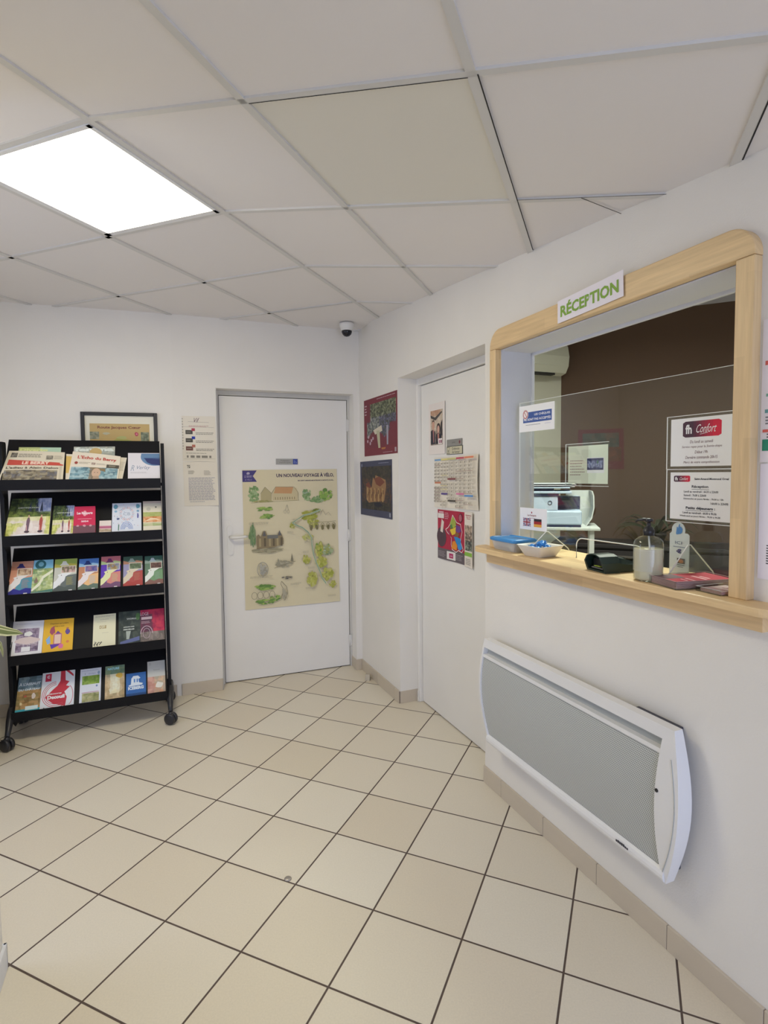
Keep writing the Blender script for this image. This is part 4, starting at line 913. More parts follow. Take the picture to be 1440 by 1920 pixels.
s.line([(.68, .605), (.97, .612)], .003, '#8c8468'); s.line([(.80, .66), (.83, .70), (.86, .66), (.89, .68), (.92, .655)], .002, '#8c8678')
wash(.085, .53, .035, .09, ('#5f7850', '#7c8c66', '#66805c'), 18); wash(.24, .42, .18, .020, ('#8a846c', '#9c967c'), 12)
s.poly([(.125, .435), (.125, .525), (.145, .54), (.17, .52), (.19, .56), (.22, .56), (.235, .53), (.34, .53), (.36, .56), (.385, .53), (.40, .50), (.40, .46), (.30, .44)], '#7f7258')
for k, x in enumerate((.15, .20, .25, .29, .33, .37)): s.rect(x, .45, x + .02, .51, ('#9c8e6c', '#5f5644')[k % 2])
s.poly([(.185, .525), (.205, .565), (.225, .525)], '#5a5a5c'); s.poly([(.345, .525), (.362, .562), (.382, .525)], '#5a5a5c'); s.rect(.235, .505, .345, .53, '#6a6a66')
s.line([(.20 + .055 * math.cos(a) - .02, .285 + .052 * math.sin(a)) for a in [2 * PI * q / 20 for q in range(21)]], .004, '#8f8d84'); wash(.18, .285, .045, .042, ('#a3a094', '#8f8d84'), 12)
wash(.40, .315, .10, .025, ('#8c8774', '#a09a84'), 14); s.poly([(.32, .30), (.34, .36), (.37, .30)], '#8c8774'); s.poly([(.47, .33), (.485, .39), (.50, .33)], '#77725f'); s.line([(.30, .29), (.52, .33)], .003, '#77725f')
wash(.20, .155, .11, .025, G2, 16); wash(.20, .05, .11, .022, G2, 14); wash(.30, .07, .06, .025, G2, 8)
for k in range(4): s.line([(.09 + .06 * k + .028 * math.cos(a), .10 + .025 * math.sin(a)) for a in [2 * PI * q / 12 for q in range(13)]], .0022, '#5f5b50')
s.line([(.36, .06), (.39, .13), (.36, .17), (.37, .19), (.42, .15), (.43, .10), (.40, .05)], .003, '#6f6a5c'); wash(.40, .10, .03, .05, ('#8f8a78', '#a29c88'), 8); wash(.43, .215, .06, .012, ('#5f5c54', '#77736a'), 9)
wash(.78, .41, .055, .06, G3 + ('#6f8a3c',), 20); wash(.87, .40, .07, .045, ('#94a07c', '#6f8460', '#a8b09c', '#8f9458'), 16); wash(.64, .34, .045, .04, G3, 14); wash(.80, .31, .06, .05, G3, 16); wash(.86, .22, .07, .05, G3, 16); wash(.92, .14, .045, .03, G3, 10); wash(.70, .19, .065, .06, ('#a8aa58', '#9fa04e', '#b2b070'), 22)
riv = [(.80, .70), (.70, .675), (.62, .665), (.56, .64), (.50, .615), (.52, .60), (.60, .575), (.66, .54), (.695, .50), (.70, .44), (.715, .37), (.74, .31), (.78, .24), (.80, .19), (.84, .15)]
s.line(riv, .012, '#b4b896'); s.line(riv, .0055, '#8aa692'); s.line(riv, .0022, '#4c5c58')
for x, y, w in ((.5, .64, .08), (.44, .55, .07), (.62, .47, .09), (.6, .40, .08), (.65, .28, .08), (.62, .13, .12), (.05, .625, .2), (.05, .24, .25), (.86, .06, .10), (.46, .17, .12)): s.greek(x, y, x + w, 2, .008, '#a59f8c')
s.done('cycling_poster', 'large cream illustrated cycling poster headed UN NOUVEAU VOYAGE À VÉLO', 'poster')
s = Sheet(FB, (-.610, .108, 1.608), (-.448, .108, 1.607), (-.448, .108, 1.565), (-.610, .108, 1.566), base='#9c9a94', t=.003, seed=31, gain=1.15)
s.text('Toilettes', .20, .55, .24, '#5c5a58', w=.4); s.text('Handicapés', .16, .20, .24, '#5c5a58', w=.5); s.rect(.77, .04, .98, .96, '#3c4a94'); s.line([(.84, .75), (.85, .45), (.92, .42), (.94, .22)], .002, '#9aa4cc'); s.line([(.84, .5), (.82, .3), (.88, .2)], .0015, '#9aa4cc')
s.done('toilet_sign', 'small grey and blue toilet door sign above the cycling poster', 'sign', m_=MGLOSSY)

s = Sheet(FB, (-1.250, -.0012, 1.888), (-1.036, -.0012, 1.890), (-1.036, -.0012, 1.584), (-1.250, -.0012, 1.588), base='#cdc6b8', seed=32)
s.text('Vif', .36, .86, .10, '#5a3a4c', w=.16, shear=.4); s.line([(.18, .875), (.80, .865)], .0012, '#6c6060'); s.line([(.0, .765), (.95, .755)], .001, '#6c6060'); s.greek(.20, .79, .80, 2, .022, '#a8807c')
for y, c, c2 in ((.62, '#4c4a44', '#a33c4c'), (.44, '#4c4a44', '#2f3c94'), (.26, '#6a4842', '#a86a5c')):
    s.rect(.10, y - .02, .31, y + .07, c); s.rect(.28, y + .05, .38, y + .11, c2); s.greek(.13, y + .03, .28, 1, .02, '#a8a296'); s.greek(.40, y + .02, .95, 2, .03, '#857f76', 1, .1)
s.greek(.10, .185, .9, 1, .022, '#8a847a'); 
for x, w in ((.12, .05), (.23, .12), (.40, .12), (.56, .18), (.79, .06)): s.rect(x, .08, x + w, .13, '#7c776e')
s.line([(.03, .05), (.97, .06)], .001, '#8a847a'); s.greek(.0, .95, .04, 12, .06, '#a09a8e')
s.done('label_notice', 'white notice with three dark rating labels left of the back door', 'notice')
s = Sheet(FB, (-1.250, -.0012, 1.583), (-1.032, -.0012, 1.584), (-1.028, -.0012, 1.286), (-1.248, -.0012, 1.288), base='#cfc8bb', seed=33, bow=lambda x, y: .0004 + .012 * max(0, x - .6) * max(0, .15 - y) * 8)
s.text('TG', .11, .86, .07, '#5c5a54', w=.09, bold=.05); s.greek(.14, .80, .33, 4, .022, '#8c877c'); s.greek(.60, .80, .80, 5, .022, '#9c968a'); s.greek(.14, .64, .92, 17, .031, '#8b8896', 1, .12, .35); s.greek(.16, .10, .6, 1, .02, '#8b8896')
s.done('typed_letter', 'white typed letter under the rating label notice', 'letter')

# framed print above the rack
pf = tag(root('picture_frame', FL, (-.325, 0, 1.62)), 'black framed Route Jacques Cœur map print hanging behind the top of the rack', 'picture')
x0, x1, z0, z1 = -.548, -.100, 1.60, 1.9
def fw(px): return px
m_ = MB()
for a, b in (((x0, z0), (x0 + .022, z1)), ((x1 - .022, z0), (x1, z1)), ((x0 + .022, z1 - .022), (x1 - .022, z1)), ((x0 + .022, z0), (x1 - .022, z0 + .022))): m_.box((a[0], -.022, a[1]), (b[0], -.001, b[1]), .002)
m_.build('frame', mat('black_frame', (.012, .011, .014), .4), FL, pf)
s = Sheet(FL, (x0 + .02, -.008, z1 - .02), (x1 - .02, -.008, z1 - .02), (x1 - .02, -.008, z0 + .02), (x0 + .02, -.008, z0 + .02), base='#cdc9b8', t=.003, seed=34)
s.rect(.07, .05, .93, .80, '#b09660'); s.text('Route Jacques Cœur', .18, .66, .085, '#703c34', w=.62, bold=.03)
s.photo(.07, .42, .20, .60, 6, 6, pick('#7c8272', '#98947c', '#5c6450')); s.photo(.80, .38, .92, .60, 6, 6, pick('#4c5444', '#667058', '#8c9078')); s.ell(.74, .55, .03, .05, '#a43c50', 9, .4); s.ell(.74, .55, .012, .02, '#c07a84', 9)
s.ell(.30, .56, .05, .03, '#a8a488', 10, .6); s.ell(.52, .46, .07, .05, '#a3a468', 10, .6); s.ell(.5, .3, .2, .12, '#98964e', 14, .5)
s.m.norecalc = True; s.m.build('print', MGLOSSY, FL, pf)

# door stop and floor cap
p = FR.l((-.153, 3.983, 0)); m_ = MB(); fs_ = Fr(FR.w(p), -100)
m_.prism([(-.018, 0), (.018, 0), (.012, .045), (-.012, .045)], -.016, .016); tag(m_.build('door_stop', mat('beige_rubber', (.52, .46, .36), .7), fs_), 'small beige wedge door stop on the floor by the corner baseboard', 'door stop')
m_ = MB(); m_.lathe([(.0135, 0), (.0135, .002), (.011, .0045), (.003, .005)], (0, 0, 0), 24); tag(m_.build('floor_cap', mat('dull_metal', (.42, .38, .34), .4, .6), Fr((-.381, 1.991, .0), 0)), 'small round metal cap on the floor tiles', 'floor cap')

# ================================================================== BROCHURE RACK
LZ = [1.478, 1.17, .845, .502, .182]; AL, AR = 2.198, 1.392
rk = tag(root('brochure_rack', FB, (-1.795, -.25, 0)), 'black metal brochure rack on casters with five sloping trays against the back wall', 'brochure rack')
for a0, a1 in ((1.367, 1.387), (2.202, 2.222)):
    m_ = MB(); pr = [(-.205, .14), (-.30, .14), (-.30, 1.66), (-.285, 1.69), (-.215, 1.69), (-.205, 1.68)]; m_.prism(pr, -a1, -a0, 'yz'); m_.build('side_panel', MBLACK, FB, rk)
def RP(i, a, s, off=0.0):
    k = s / .345
    return Vector((-a, -(.355 - .205 * k + .803 * off), LZ[i] - .045 + .277 * k + .594 * off))
for i in range(5):
    m_ = MB(); zl = LZ[i]
    A = [RP(i, AL, 0, 0), RP(i, AR, 0, 0), RP(i, AR, .345, 0), RP(i, AL, .345, 0)]; Bk = [RP(i, AL, 0, -.006), RP(i, AR, 0, -.006), RP(i, AR, .345, -.006), RP(i, AL, .345, -.006)]
    m_.add(A + Bk, [(0, 1, 2, 3), (7, 6, 5, 4), (0, 4, 5, 1), (1, 5, 6, 2), (2, 6, 7, 3), (3, 7, 4, 0)])
    m_.prism([(-.350, zl - .050), (-.366, zl - .058), (-.374, zl - .001), (-.371, zl), (-.362, zl - .052), (-.350, zl - .044)], -AL - .004, -AR + .0, 'yz')
    m_.build('tray', MBLACK, FB, rk)
    for a in (AL, AR):
        m_ = MB(); m_.prism([(-.373, zl - .001), (-.366, zl - .058), (-.30, zl - .105), (-.24, zl - .105), (-.24, zl + .06), (-.255, zl + .085)], -a - .002, -a + .001, 'yz')
        m_.build('tray_bracket', MBLACK, FB, rk)
for y_, z_, r_ in ((-.225, 1.44, .010), (-.24, .20, .012)): m_ = MB(); m_.tube([(-2.2, y_, z_), (-1.387, y_, z_)], r_, 8); m_.build('cross_bar', MBLACK, FB, rk)
for aa in (1.377, 2.212):
    for sgn, wend in ((1, .437), (-1, .062)):
        m_ = MB()
        pth = [(.25, .19), (.25 + sgn * .05, .165), (.25 + sgn * .105, .135), (.25 + sgn * .150, .095), (abs(wend) - sgn * .010, .072)]
        m_.tube([(-aa, -w, z) for w, z in pth], [.022, .024, .020, .015, .013], 10, 1.0); lg = m_.build('foot', MCAST, FB, rk)
        m_ = MB(); cx = -aa - .0; cy = -wend
        za = math.radians(52 if sgn > 0 else 30); ax = Vector((math.cos(za), math.sin(za), 0)); RM = Matrix.Rotation(za, 4, 'Z') @ Matrix.Rotation(PI / 2, 4, 'Y')
        for dx in (-.0135, .0135): m_.lathe([(.006, -.010), (.029, -.0105), (.0335, -.007), (.0345, 0), (.0335, .007), (.029, .0105), (.006, .010)], Vector((cx, cy, .0348)) + ax * dx, 28, M=RM)
        m_.lathe([(.018, .0), (.014, .018), (.008, .024)], (cx, cy, .052), 12); m_.tube([Vector((cx, cy, .0348)) - ax * .022, Vector((cx, cy, .0348)) + ax * .022], .006, 8)
        c_ = m_.build('caster', MCAST, FB, rk); c_.parent = lg

def pub(i, aL, aR, s0, sTL, sTR=None, off=.002, t=.005, aLb=None, aRb=None, **k):
    sTR = sTL if sTR is None else sTR; aLb = aL if aLb is None else aLb; aRb = aR if aRb is None else aRb
    return Sheet(FB, RP(i, aL, sTL, off), RP(i, aR, sTR, off), RP(i, aRb, s0, off), RP(i, aLb, s0, off), t=t, **k)
# --- top tray
s = pub(0, 2.141, 1.929, .03, .283, off=.002, base='#a2b39a', seed=40); s.rect(0, .8, 1, 1, '#9fb8a2'); s.rect(.0, .8, .5, 1, '#a7b078'); s.text('Diverto', .03, .885, .08, '#c3c98a', w=.66, bold=.05); s.poly([(.5, .78), (.62, .84), (.74, .78)], '#5a4a40')
s.done('television_magazine', 'pale green magazine titled Diverto sticking up behind the LE BERRY newspaper', 'magazine')
s = pub(0, 2.182, 1.906, .03, .246, .236, off=.0085, t=.012, aLb=2.216, aRb=1.906, base='#c5bca8', seed=41, bow=lambda x, y: .003 * math.sin(PI * x))
s.photo(.06, .78, .17, .93, 7, 7, pick('#6a665e', '#8c867c', '#4c4844')); s.greek(.19, .90, .64, 3, .045, '#7c766a'); s.photo(.68, .72, .80, .86, 7, 7, pick('#7a746a', '#5a554e', '#98907f')); s.greek(.82, .86, .98, 4, .035, '#9c9584')
s.poly([(.05, .52), (.05, .70), (.45, .66), (.93, .62), (.93, .58), (.99, .55), (.99, .52)], '#b14a3f'); s.text('LE BERRY', .29, .545, .10, '#d8bfae', w=.46, bold=.04); s.text("L'adieu à Alain Delon", .05, .40, .07, '#5a5348', w=.86, bold=.03)
s.photo(.04, .0, .90, .36, 22, 9, pick('#5f564a', '#7c7260', '#948a74', '#46403a', '#a09880', '#6a6c74')); s.rect(.93, .0, .97, .5, '#b4ab98')
s.done('newspaper', 'folded newspaper with a red LE BERRY banner at the left of the top tray', 'newspaper')
s = pub(0, 1.863, 1.643, .03, .289, .294, off=.002, base='#8f948c', seed=42); s.photo(0, .80, 1, 1, 16, 4, pick('#8a928e', '#a0a49a', '#6c7470', '#b4b4a6')); s.text('femina', .02, .86, .12, '#c4cac4', w=.95, bold=.05); s.ell(.53, .84, .15, .12, '#b39a68', 16)
s.done('fashion_magazine', 'grey magazine titled femina standing behind the L\'Echo du Berry newspaper', 'magazine')
s = pub(0, 1.899, 1.577, .03, .230, .202, off=.0085, t=.005, aLb=1.893, aRb=1.602, base='#c4bcab', seed=43); s.rect(.0, .3, .12, .92, '#c0a25c'); s.greek(.9, .8, .99, 8, .05, '#a09888')
s.done('folded_journal', 'folded paper with a yellow strip just behind the L\'Echo du Berry newspaper', 'newspaper')
s = pub(0, 1.864, 1.610, .03, .240, .204, off=.0150, t=.009, aLb=1.883, aRb=1.622, base='#cbc2b2', seed=44, bow=lambda x, y: .003 * math.sin(PI * x))
s.text("L'Echo du Berry", .12, .73, .15, '#a83c36', w=.80, bold=.03, rot=-.02); s.ell(.11, .61, .035, .05, '#8c4038', 10); s.greek(.17, .64, .4, 2, .035, '#948c7c'); s.photo(.42, .56, .50, .64, 4, 3, pick('#84706a', '#a8988c')); s.greek(.52, .62, .72, 2, .035, '#9c948a'); s.rect(.73, .46, .99, .60, '#4a463e'); s.greek(.78, .57, .94, 2, .04, '#948c78')
s.photo(.03, .0, .97, .46, 20, 10, lambda u, v, r: r.choice(('#5f8490', '#84a0a8', '#3f5c68', '#a0b4b6')) if (u < .38 or u > .62) else r.choice(('#8c7c6a', '#6c6252', '#7c6e5c')))
s.poly([(.35, .46), (.72, .43), (.72, .30), (.60, .36), (.42, .42)], '#7a6a50'); s.ell(.54, .26, .09, .17, '#b69a84', 16); s.poly([(.48, .02), (.50, .14), (.60, .14), (.62, .02)], '#a08a76'); s.ell(.51, .27, .012, .012, '#4a3c34', 6); s.ell(.57, .27, .012, .012, '#4a3c34', 6)
s.done('newspaper', "newspaper titled L'Echo du Berry with a man's face at the middle of the top tray", 'newspaper')
s = pub(0, 1.571, 1.394, .03, .244, off=.002, base='#c9c6cc', seed=45); s.poly([(.42 + (.44 * math.cos(a) + .42), .86 + .32 * math.sin(a)) for a in [PI + PI * .02 * k for k in range(0, 26)]] + [(1, .55), (1, .98), (.42, .98)], '#5f7c9e')
s.poly([(.52, .80), (.60, .66), (.75, .58), (1, .56), (1, .78)], '#333a66'); s.rect(.50, .79, 1, .82, '#3c4c74'); s.text('Verlay', .28, .38, .16, '#6f7c94', w=.42, shear=.4); s.text('R', .08, .36, .2, '#8a93a4', w=.12, shear=.4); s.greek(.08, .32, .6, 2, .03, '#a9a6ac'); s.ell(.6, .02, .13, .06, '#6f84a4', 14)
s.done('white_brochure', 'white brochure with a blue lake circle at the right end of the top tray', 'brochure')
# --- second tray
def park(s, big):
    s.photo(0, .50, 1, 1, 24, 14, lambda u, v, r: (r.choice(('#8c94ac', '#a5aabc', '#7480a4')) if (u > .62 + .1 * r.random()) else r.choice(('#2f3a28', '#46552f', '#232a22', '#5f6c3c', '#3a4634'))) if v > .25 else r.choice(('#4c5c30', '#333c28', '#6c7a3c')))
    for x in (.45, .62, .73): s.poly([(x, .66), (x + .04, .93), (x + .08, .66)], '#343a48')
    s.photo(0, .0, 1, .52, 20, 10, lambda u, v, r: r.choice(('#a9ac58', '#c0be78', '#949a48')) if (v < .75 and u < .55 - .5 * (1 - v)) or u > .92 else r.choice(('#c9bcb4', '#d2c8c2', '#bfb2aa')) if v < .85 else r.choice(('#b4b47c', '#c9c69c')))
    s.poly([(0, 0), (1, 0), (1, .06), (.6, .10), (.3, .08), (0, .02)], '#d8d0d2')
    for x, c in ((.46, '#6a5460'), (.76, '#9a4a44')): s.poly([(x, .16), (x - .01, .42), (x + .01, .50), (x + .05, .50), (x + .07, .42), (x + .06, .16)], c); s.ell(x + .03, .535, .022, .03, '#b08c78', 9); s.ell(x + .03, .14, .06, .03, '#4a3c44', 12); s.line([(x + .0, .30), (x + .02, .17)], .003, '#c8a098')
    s.text('DESTINATION', .20, .735, .035, '#c2c6b4', w=.5 if big else .7, bold=.02)
s = pub(1, 2.186, 1.988, .03, .294, off=.002, t=.01, aLb=2.205, base='#d0cac4', seed=50, gain=1.45); park(s, 1); s.done('park_brochure', 'large DESTINATION brochure at the left end of the second tray', 'brochure')
s = pub(1, 1.974, 1.868, .03, .236, off=.002, t=.012, base='#c9c2b4', seed=51, gain=1.45); park(s, 0); s.done('park_brochure', 'small DESTINATION brochure between the large one and the red leaflet', 'brochure')
s = pub(1, 1.865, 1.757, .03, .220, off=.002, t=.022, aLb=1.867, aRb=1.751, base='#bd2f50', seed=52); s.rect(0, 0, 1, .30, '#6b4a52'); s.ell(.5, .74, .09, .10, '#d89aa4', 16); s.text('Les Remparts', .13, .68, .12, '#e8c4c8', w=.74, bold=.05); s.rect(.18, .53, .82, .545, '#d8a0aa'); s.text('2024', .34, .42, .06, '#e8c4c8', w=.34, bold=.06)
for x in (.2, .5, .78): s.ell(x, .29, .07, .035, '#b88a92', 9, .5)
s.done('red_leaflet', 'thick bright red leaflet beside the small park brochure in the second tray', 'leaflet')
s = pub(1, 1.734, 1.671, .03, .127, off=.002, t=.004, base='#cbc0b8', seed=53, gain=1.4); s.rect(0, .42, 1, .62, '#b0748a'); s.rect(0, .5, 1, .54, '#8e3c50'); s.photo(0, .2, 1, .4, 6, 3, pick('#a08c78', '#b8a890', '#8a7c64'))
s.done('small_card', 'very small white card with a pink stripe in the second tray', 'card')
s = pub(1, 1.667, 1.507, .03, .245, off=.002, t=.008, base='#c3c7d0', seed=54, gain=1.4)
for k in range(26): a = 2 * PI * k / 26; s.line([(.50 + .19 * math.cos(a), .64 + .17 * math.sin(a)), (.50 + .25 * math.cos(a), .64 + .23 * math.sin(a))], .004, ('#b3929c', '#9aa4b4', '#c8a4a0')[k % 3])
s.text('CB', .38, .58, .10, '#8f9cac', w=.24); 
for k in range(4): s.line([(.50 + (.20 - .04 * k) * math.cos(a), .13 + (.24 - .05 * k) * math.sin(a)) for a in [PI * q / 12 for q in range(13)]], .003, '#7f92bc')
s.ell(.12, .88, .07, .08, '#5f8ca0', 9, .4); s.ell(.88, .88, .07, .08, '#5f8ca0', 9, .4); s.ell(.12, .72, .05, .035, '#7fa0b8', 9, .4); s.ell(.88, .72, .05, .035, '#6f94b0', 9, .4); s.ell(.88, .56, .03, .09, '#5c5c94', 9, .4); s.ell(.20, .47, .05, .04, '#5a6484', 8, .5)
s.line([(.22, .10), (.23, .28)], .005, '#4a7060'); wash_ = None
for k in range(24): s.ell(s.r.uniform(.05, .95), s.r.uniform(.2, .95), .015, .015, s.r.choice(('#9cacc0', '#c0a4a8', '#8c9cb4')), 6, .5)
s.done('patterned_brochure', 'square white brochure with a ring of small drawings in the second tray', 'brochure')
s = pub(1, 1.497, 1.393, .03, .256, off=.002, t=.006, base='#c9c2b0', seed=55, gain=1.4); s.rect(0, .93, 1, 1, '#b8a89c')
s.photo(0, .50, 1, .64, 8, 3, pick('#8f9c5c', '#a5a86c')); s.photo(0, .32, 1, .50, 8, 4, pick('#c0804c', '#a8653c', '#d0a47c')); s.poly([(.05, .34), (.4, .46), (.7, .44), (.97, .36), (.6, .40)], '#d4bc9c'); s.photo(0, .20, 1, .30, 8, 2, pick('#8f9c6c', '#a8ac84', '#b8b494')); s.ell(.3, .74, .12, .06, '#b3aea0', 12); s.ell(.7, .8, .05, .03, '#6a6a60', 8)
s.done('landscape_brochure', 'cream brochure with green and orange landscape bands at the right end of the second tray', 'brochure')
# --- third tray: seven guides of one series
def guide(aL, aR, sT, bgc, capc, field, base, low, lbl, seed, white='#ccc6c0', aLb=None, aRb=None, dark=False):
    s = pub(2, aL, aR, .035, sT, off=.002, t=.007, aLb=aLb, aRb=aRb, base=base, seed=seed, gain=1.4)
    s.rect(0, .70, 1, 1, bgc[0]); s.poly([(0, .86), (.35, .80), (.7, .86), (1, .82), (1, .74), (0, .74)], bgc[1]); s.poly([(.22, .80), (.32, .86), (.36, .93), (.50, .93), (.56, .86), (.66, .80)], capc)
    s.rect(0, .30, .30, .74, base); s.poly([(.20, .0), (1, .0), (1, .52), (.42, .48), (.36, .30)], field); s.poly([(0, .0), (1, .0), (1, .18), (.75, .20), (.5, .14), (.25, .20), (0, .12)], low)
    s.poly([(0, .10), (0, .30), (.12, .36), (.22, .46), (.16, .52), (.36, .56), (.98, .62), (.52, .46), (.48, .34), (.30, .24), (.12, .14)], white); s.ell(.33, .50, .02, .018, '#7a6a5c', 7)
    s.rect(.30, .56, .96, .78, '#c9c2b4'); s.photo(.33, .58, .93, .76, 8, 4, pick(*bgc[2])); s.greek(.56, .44, .9, 9, .028, bgc[1], .95, .3, .3); s.rect(.68, .03, .84, .055, '#d0cccc')
    s.done('tourist_guide', lbl, 'guide', 'illustrated tourist guides in the third tray')
guide(2.195, 2.089, .250, ('#b48470', '#a87460', ('#a88a6c', '#7c5a48', '#c4ae90')), '#2c2c64', '#4f8494', '#c08870', '#2f2f7c', 'orange and blue tourist guide at the left end of the third tray', 60, aLb=2.203, aRb=2.088)
s = pub(2, 2.087, 1.990, .035, .252, off=.002, t=.007, aLb=2.09, aRb=1.982, base='#a8b48c', seed=61, gain=1.4)
s.rect(0, .72, 1, 1, '#7cb0c4'); s.ell(.36, .86, .28, .14, '#2f5c60', 16); s.ell(.38, .87, .14, .07, '#6ea0ac', 12); s.photo(0, .0, 1, .74, 9, 14, pick('#b4bc8c', '#8c9c58', '#c4c8a0', '#5c7c5c', '#98a46c')); s.poly([(0, .12), (.35, .34), (.5, .52), (1, .70), (1, .62), (.55, .44), (.4, .24), (.05, .08)], '#d0d0b8'); s.poly([(.1, .35), (.2, .50), (.3, .36), (.2, .30)], '#7c6a5c'); s.poly([(0, .05), (1, .12), (1, .0), (0, .0)], '#4c7468'); s.rect(.0, .0, .9, .035, '#d4d4d0')
s.done('tourist_guide', 'leafy green tourist guide, second from the left in the third tray', 'guide', 'illustrated tourist guides in the third tray')
guide(1.981, 1.866, .250, ('#8c9c4c', '#a8a048', ('#5c6038', '#b4948c', '#44482c', '#c8a8a0')), '#c9c8bc', '#5f6664', '#b4b4a8', '#505854', 'white and grey tourist guide, third from the left in the third tray', 62, white='#cfd0cf')
guide(1.855, 1.751, .243, ('#4c74b0', '#8fb4cc', ('#4a4880', '#8c6a84', '#6a6494')), '#28386c', '#d0a878', '#b07a5c', '#5c6c60', 'blue topped tourist guide with an orange field in the middle of the third tray', 63, white='#d0c8c8')
guide(1.738, 1.632, .250, ('#b06870', '#a8b884', ('#6c88b0', '#7c6040', '#a08c5c')), '#6c3460', '#c07c74', '#5838a0', '#6c4c68', 'pink and violet tourist guide right of the blue topped one in the third tray', 64, white='#cccc9c')
guide(1.617, 1.510, .241, ('#3c5448', '#a87c64', ('#56624a', '#6c7c60', '#4c5844')), '#84948c', '#a04c48', '#8c88a4', '#9c4440', 'dark red tourist guide, second from the right in the third tray', 65, white='#c4b8a0')
guide(1.497, 1.396, .236, ('#3c5c50', '#88988c', ('#5c4440', '#7c5c54', '#4c3c38')), '#a0acb0', '#6c8c68', '#5c7460', '#7c5c54', 'dark green tourist guide at the right end of the third tray', 66, white='#ccd0c8')
# --- fourth tray
s = pub(3, 2.203, 2.049, .03, .245, .238, off=.002, t=.008, base='#d3cfda', seed=70, gain=1.45); s.greek(.1, .92, .8, 1, .02, '#a8a8bc')
s.photo(.15, .12, .87, .78, 16, 14, lambda u, v, r: r.choice(('#b4a4a8', '#c8c0c4', '#9c8c94')) if .3 < v < .6 and .1 < u < .95 else r.choice(('#8c7c8c', '#6c6078', '#a898a8', '#5c4c5c'))); s.poly([(.10, .40), (.5, .32), (.90, .40), (.92, .46), (.6, .54), (.3, .52), (.12, .46)], '#c4b4b0'); s.rect(.34, .13, .62, .26, '#d4d0dc'); s.ell(.52, .62, .14, .07, '#d4d0cc', 10, .4)
s.done('hotel_brochure', 'white brochure with a violet table photo at the left of the fourth tray', 'brochure')
s = pub(3, 2.048, 1.895, .03, .240, .236, off=.002, t=.006, base='#d6a738', seed=71, gain=1.4); s.text('Chantiers et Loisirs', .20, .84, .05, '#8c6030', w=.62, bold=.02); s.text("d'été à venir", .35, .76, .045, '#8c6030', w=.34, bold=.02)
s.ell(.30, .66, .09, .13, '#9c5060', 12, .5); s.rect(.35, .24, .62, .56, '#b06878'); s.rect(.38, .27, .59, .53, '#d8b8a8'); s.poly([(.40, .56), (.48, .64), (.58, .56)], '#6c4c88'); s.ell(.80, .60, .08, .09, '#5f4c8c', 10, .4); s.ell(.80, .70, .05, .025, '#a86c58', 9); s.poly([(.10, .40), (.22, .52), (.26, .30), (.16, .26)], '#80a4cc'); s.poly([(.24, .26), (.62, .24), (.30, .12)], '#5c3c98'); s.ell(.60, .18, .09, .07, '#c86c94', 9, .4); s.ell(.82, .30, .06, .04, '#c87c50', 9, .4)
s.done('yellow_leaflet', 'bright yellow leaflet with small coloured drawings in the fourth tray', 'leaflet')
s = pub(3, 1.791, 1.670, .03, .241, off=.002, t=.006, base='#d2ceb0', seed=72, gain=1.4); s.greek(.08, .95, .95, 2, .022, '#a8a48c'); s.text('Les Bouchons', .3, .83, .028, '#9c9880', w=.38); s.greek(.15, .78, .7, 1, .02, '#b4b098'); s.rect(.28, .56, .58, .66, '#a89870'); s.text('CIT', .31, .57, .08, '#d2ceb0', w=.22, bold=.04); s.greek(.4, .44, .7, 1, .02, '#b0ac94')
for k in range(9): s.ell(.06 + .04 * k, .10 + .03 * (k % 3), .022, .022, '#3c3630', 7, .7)
s.line([(.08, .03), (.10, .20)], .002, '#3c3630'); s.line([(.2, .03), (.22, .15), (.34, .16)], .002, '#3c3630')
s.done('cream_leaflet', 'tall cream leaflet with black flower drawings standing alone in the fourth tray', 'leaflet')
s = pub(3, 1.654, 1.533, .03, .246, off=.002, t=.006, base='#3c4440', seed=73, gain=1.4); s.photo(0, 0, 1, 1, 9, 14, pick('#3c4440', '#2f3634', '#4c544c', '#343c3c')); s.text('WORLD', .36, .74, .05, '#a8aca8', w=.5, bold=.04); s.text('JARDIN DES', .22, .50, .04, '#b8bcb4', w=.5, bold=.05); s.text('MERVEILLES', .22, .43, .04, '#b8bcb4', w=.5, bold=.05); s.poly([(.36, .16), (.34, .40), (.56, .40), (.48, .16)], '#9ca49c'); s.poly([(.08, .02), (.95, .10), (.95, .22), (.08, .10)], '#5c648c'); s.ell(.88, .8, .1, .12, '#4c6c44', 9, .5)
s.done('dark_brochure', 'dark grey brochure with white lettering in the fourth tray', 'brochure')
s = pub(3, 1.533, 1.396, .03, .245, off=.003, t=.006, base='#8c2c48', seed=74, gain=1.4)
s.photo(0, .30, 1, 1, 12, 10, lambda u, v, r: r.choice(('#a82c4c', '#8c2848', '#b43c50')) if u > .5 or v > .8 else r.choice(('#4c3c48', '#5c3c4c', '#6c3448'))); s.photo(0, 0, 1, .32, 12, 4, pick('#6c6460', '#8c8078', '#5c5450')); s.text('LOGE', .0, .82, .10, '#c8b4bc', w=.34); s.rect(.04, .70, .48, .78, '#b8a4a8'); s.greek(.04, .64, .44, 2, .04, '#a88c94'); s.line([(.25 + .24 * math.cos(a), .28 + .22 * math.sin(a)) for a in [PI * q / 12 for q in range(13)]], .004, '#b8a4ac'); s.line([(.25 + .15 * math.cos(a), .28 + .15 * math.sin(a)) for a in [2 * PI * q / 12 for q in range(13)]], .003, '#a8949c')
s.done('red_brochure', 'crimson brochure with a large wheel drawing at the right end of the fourth tray', 'brochure')
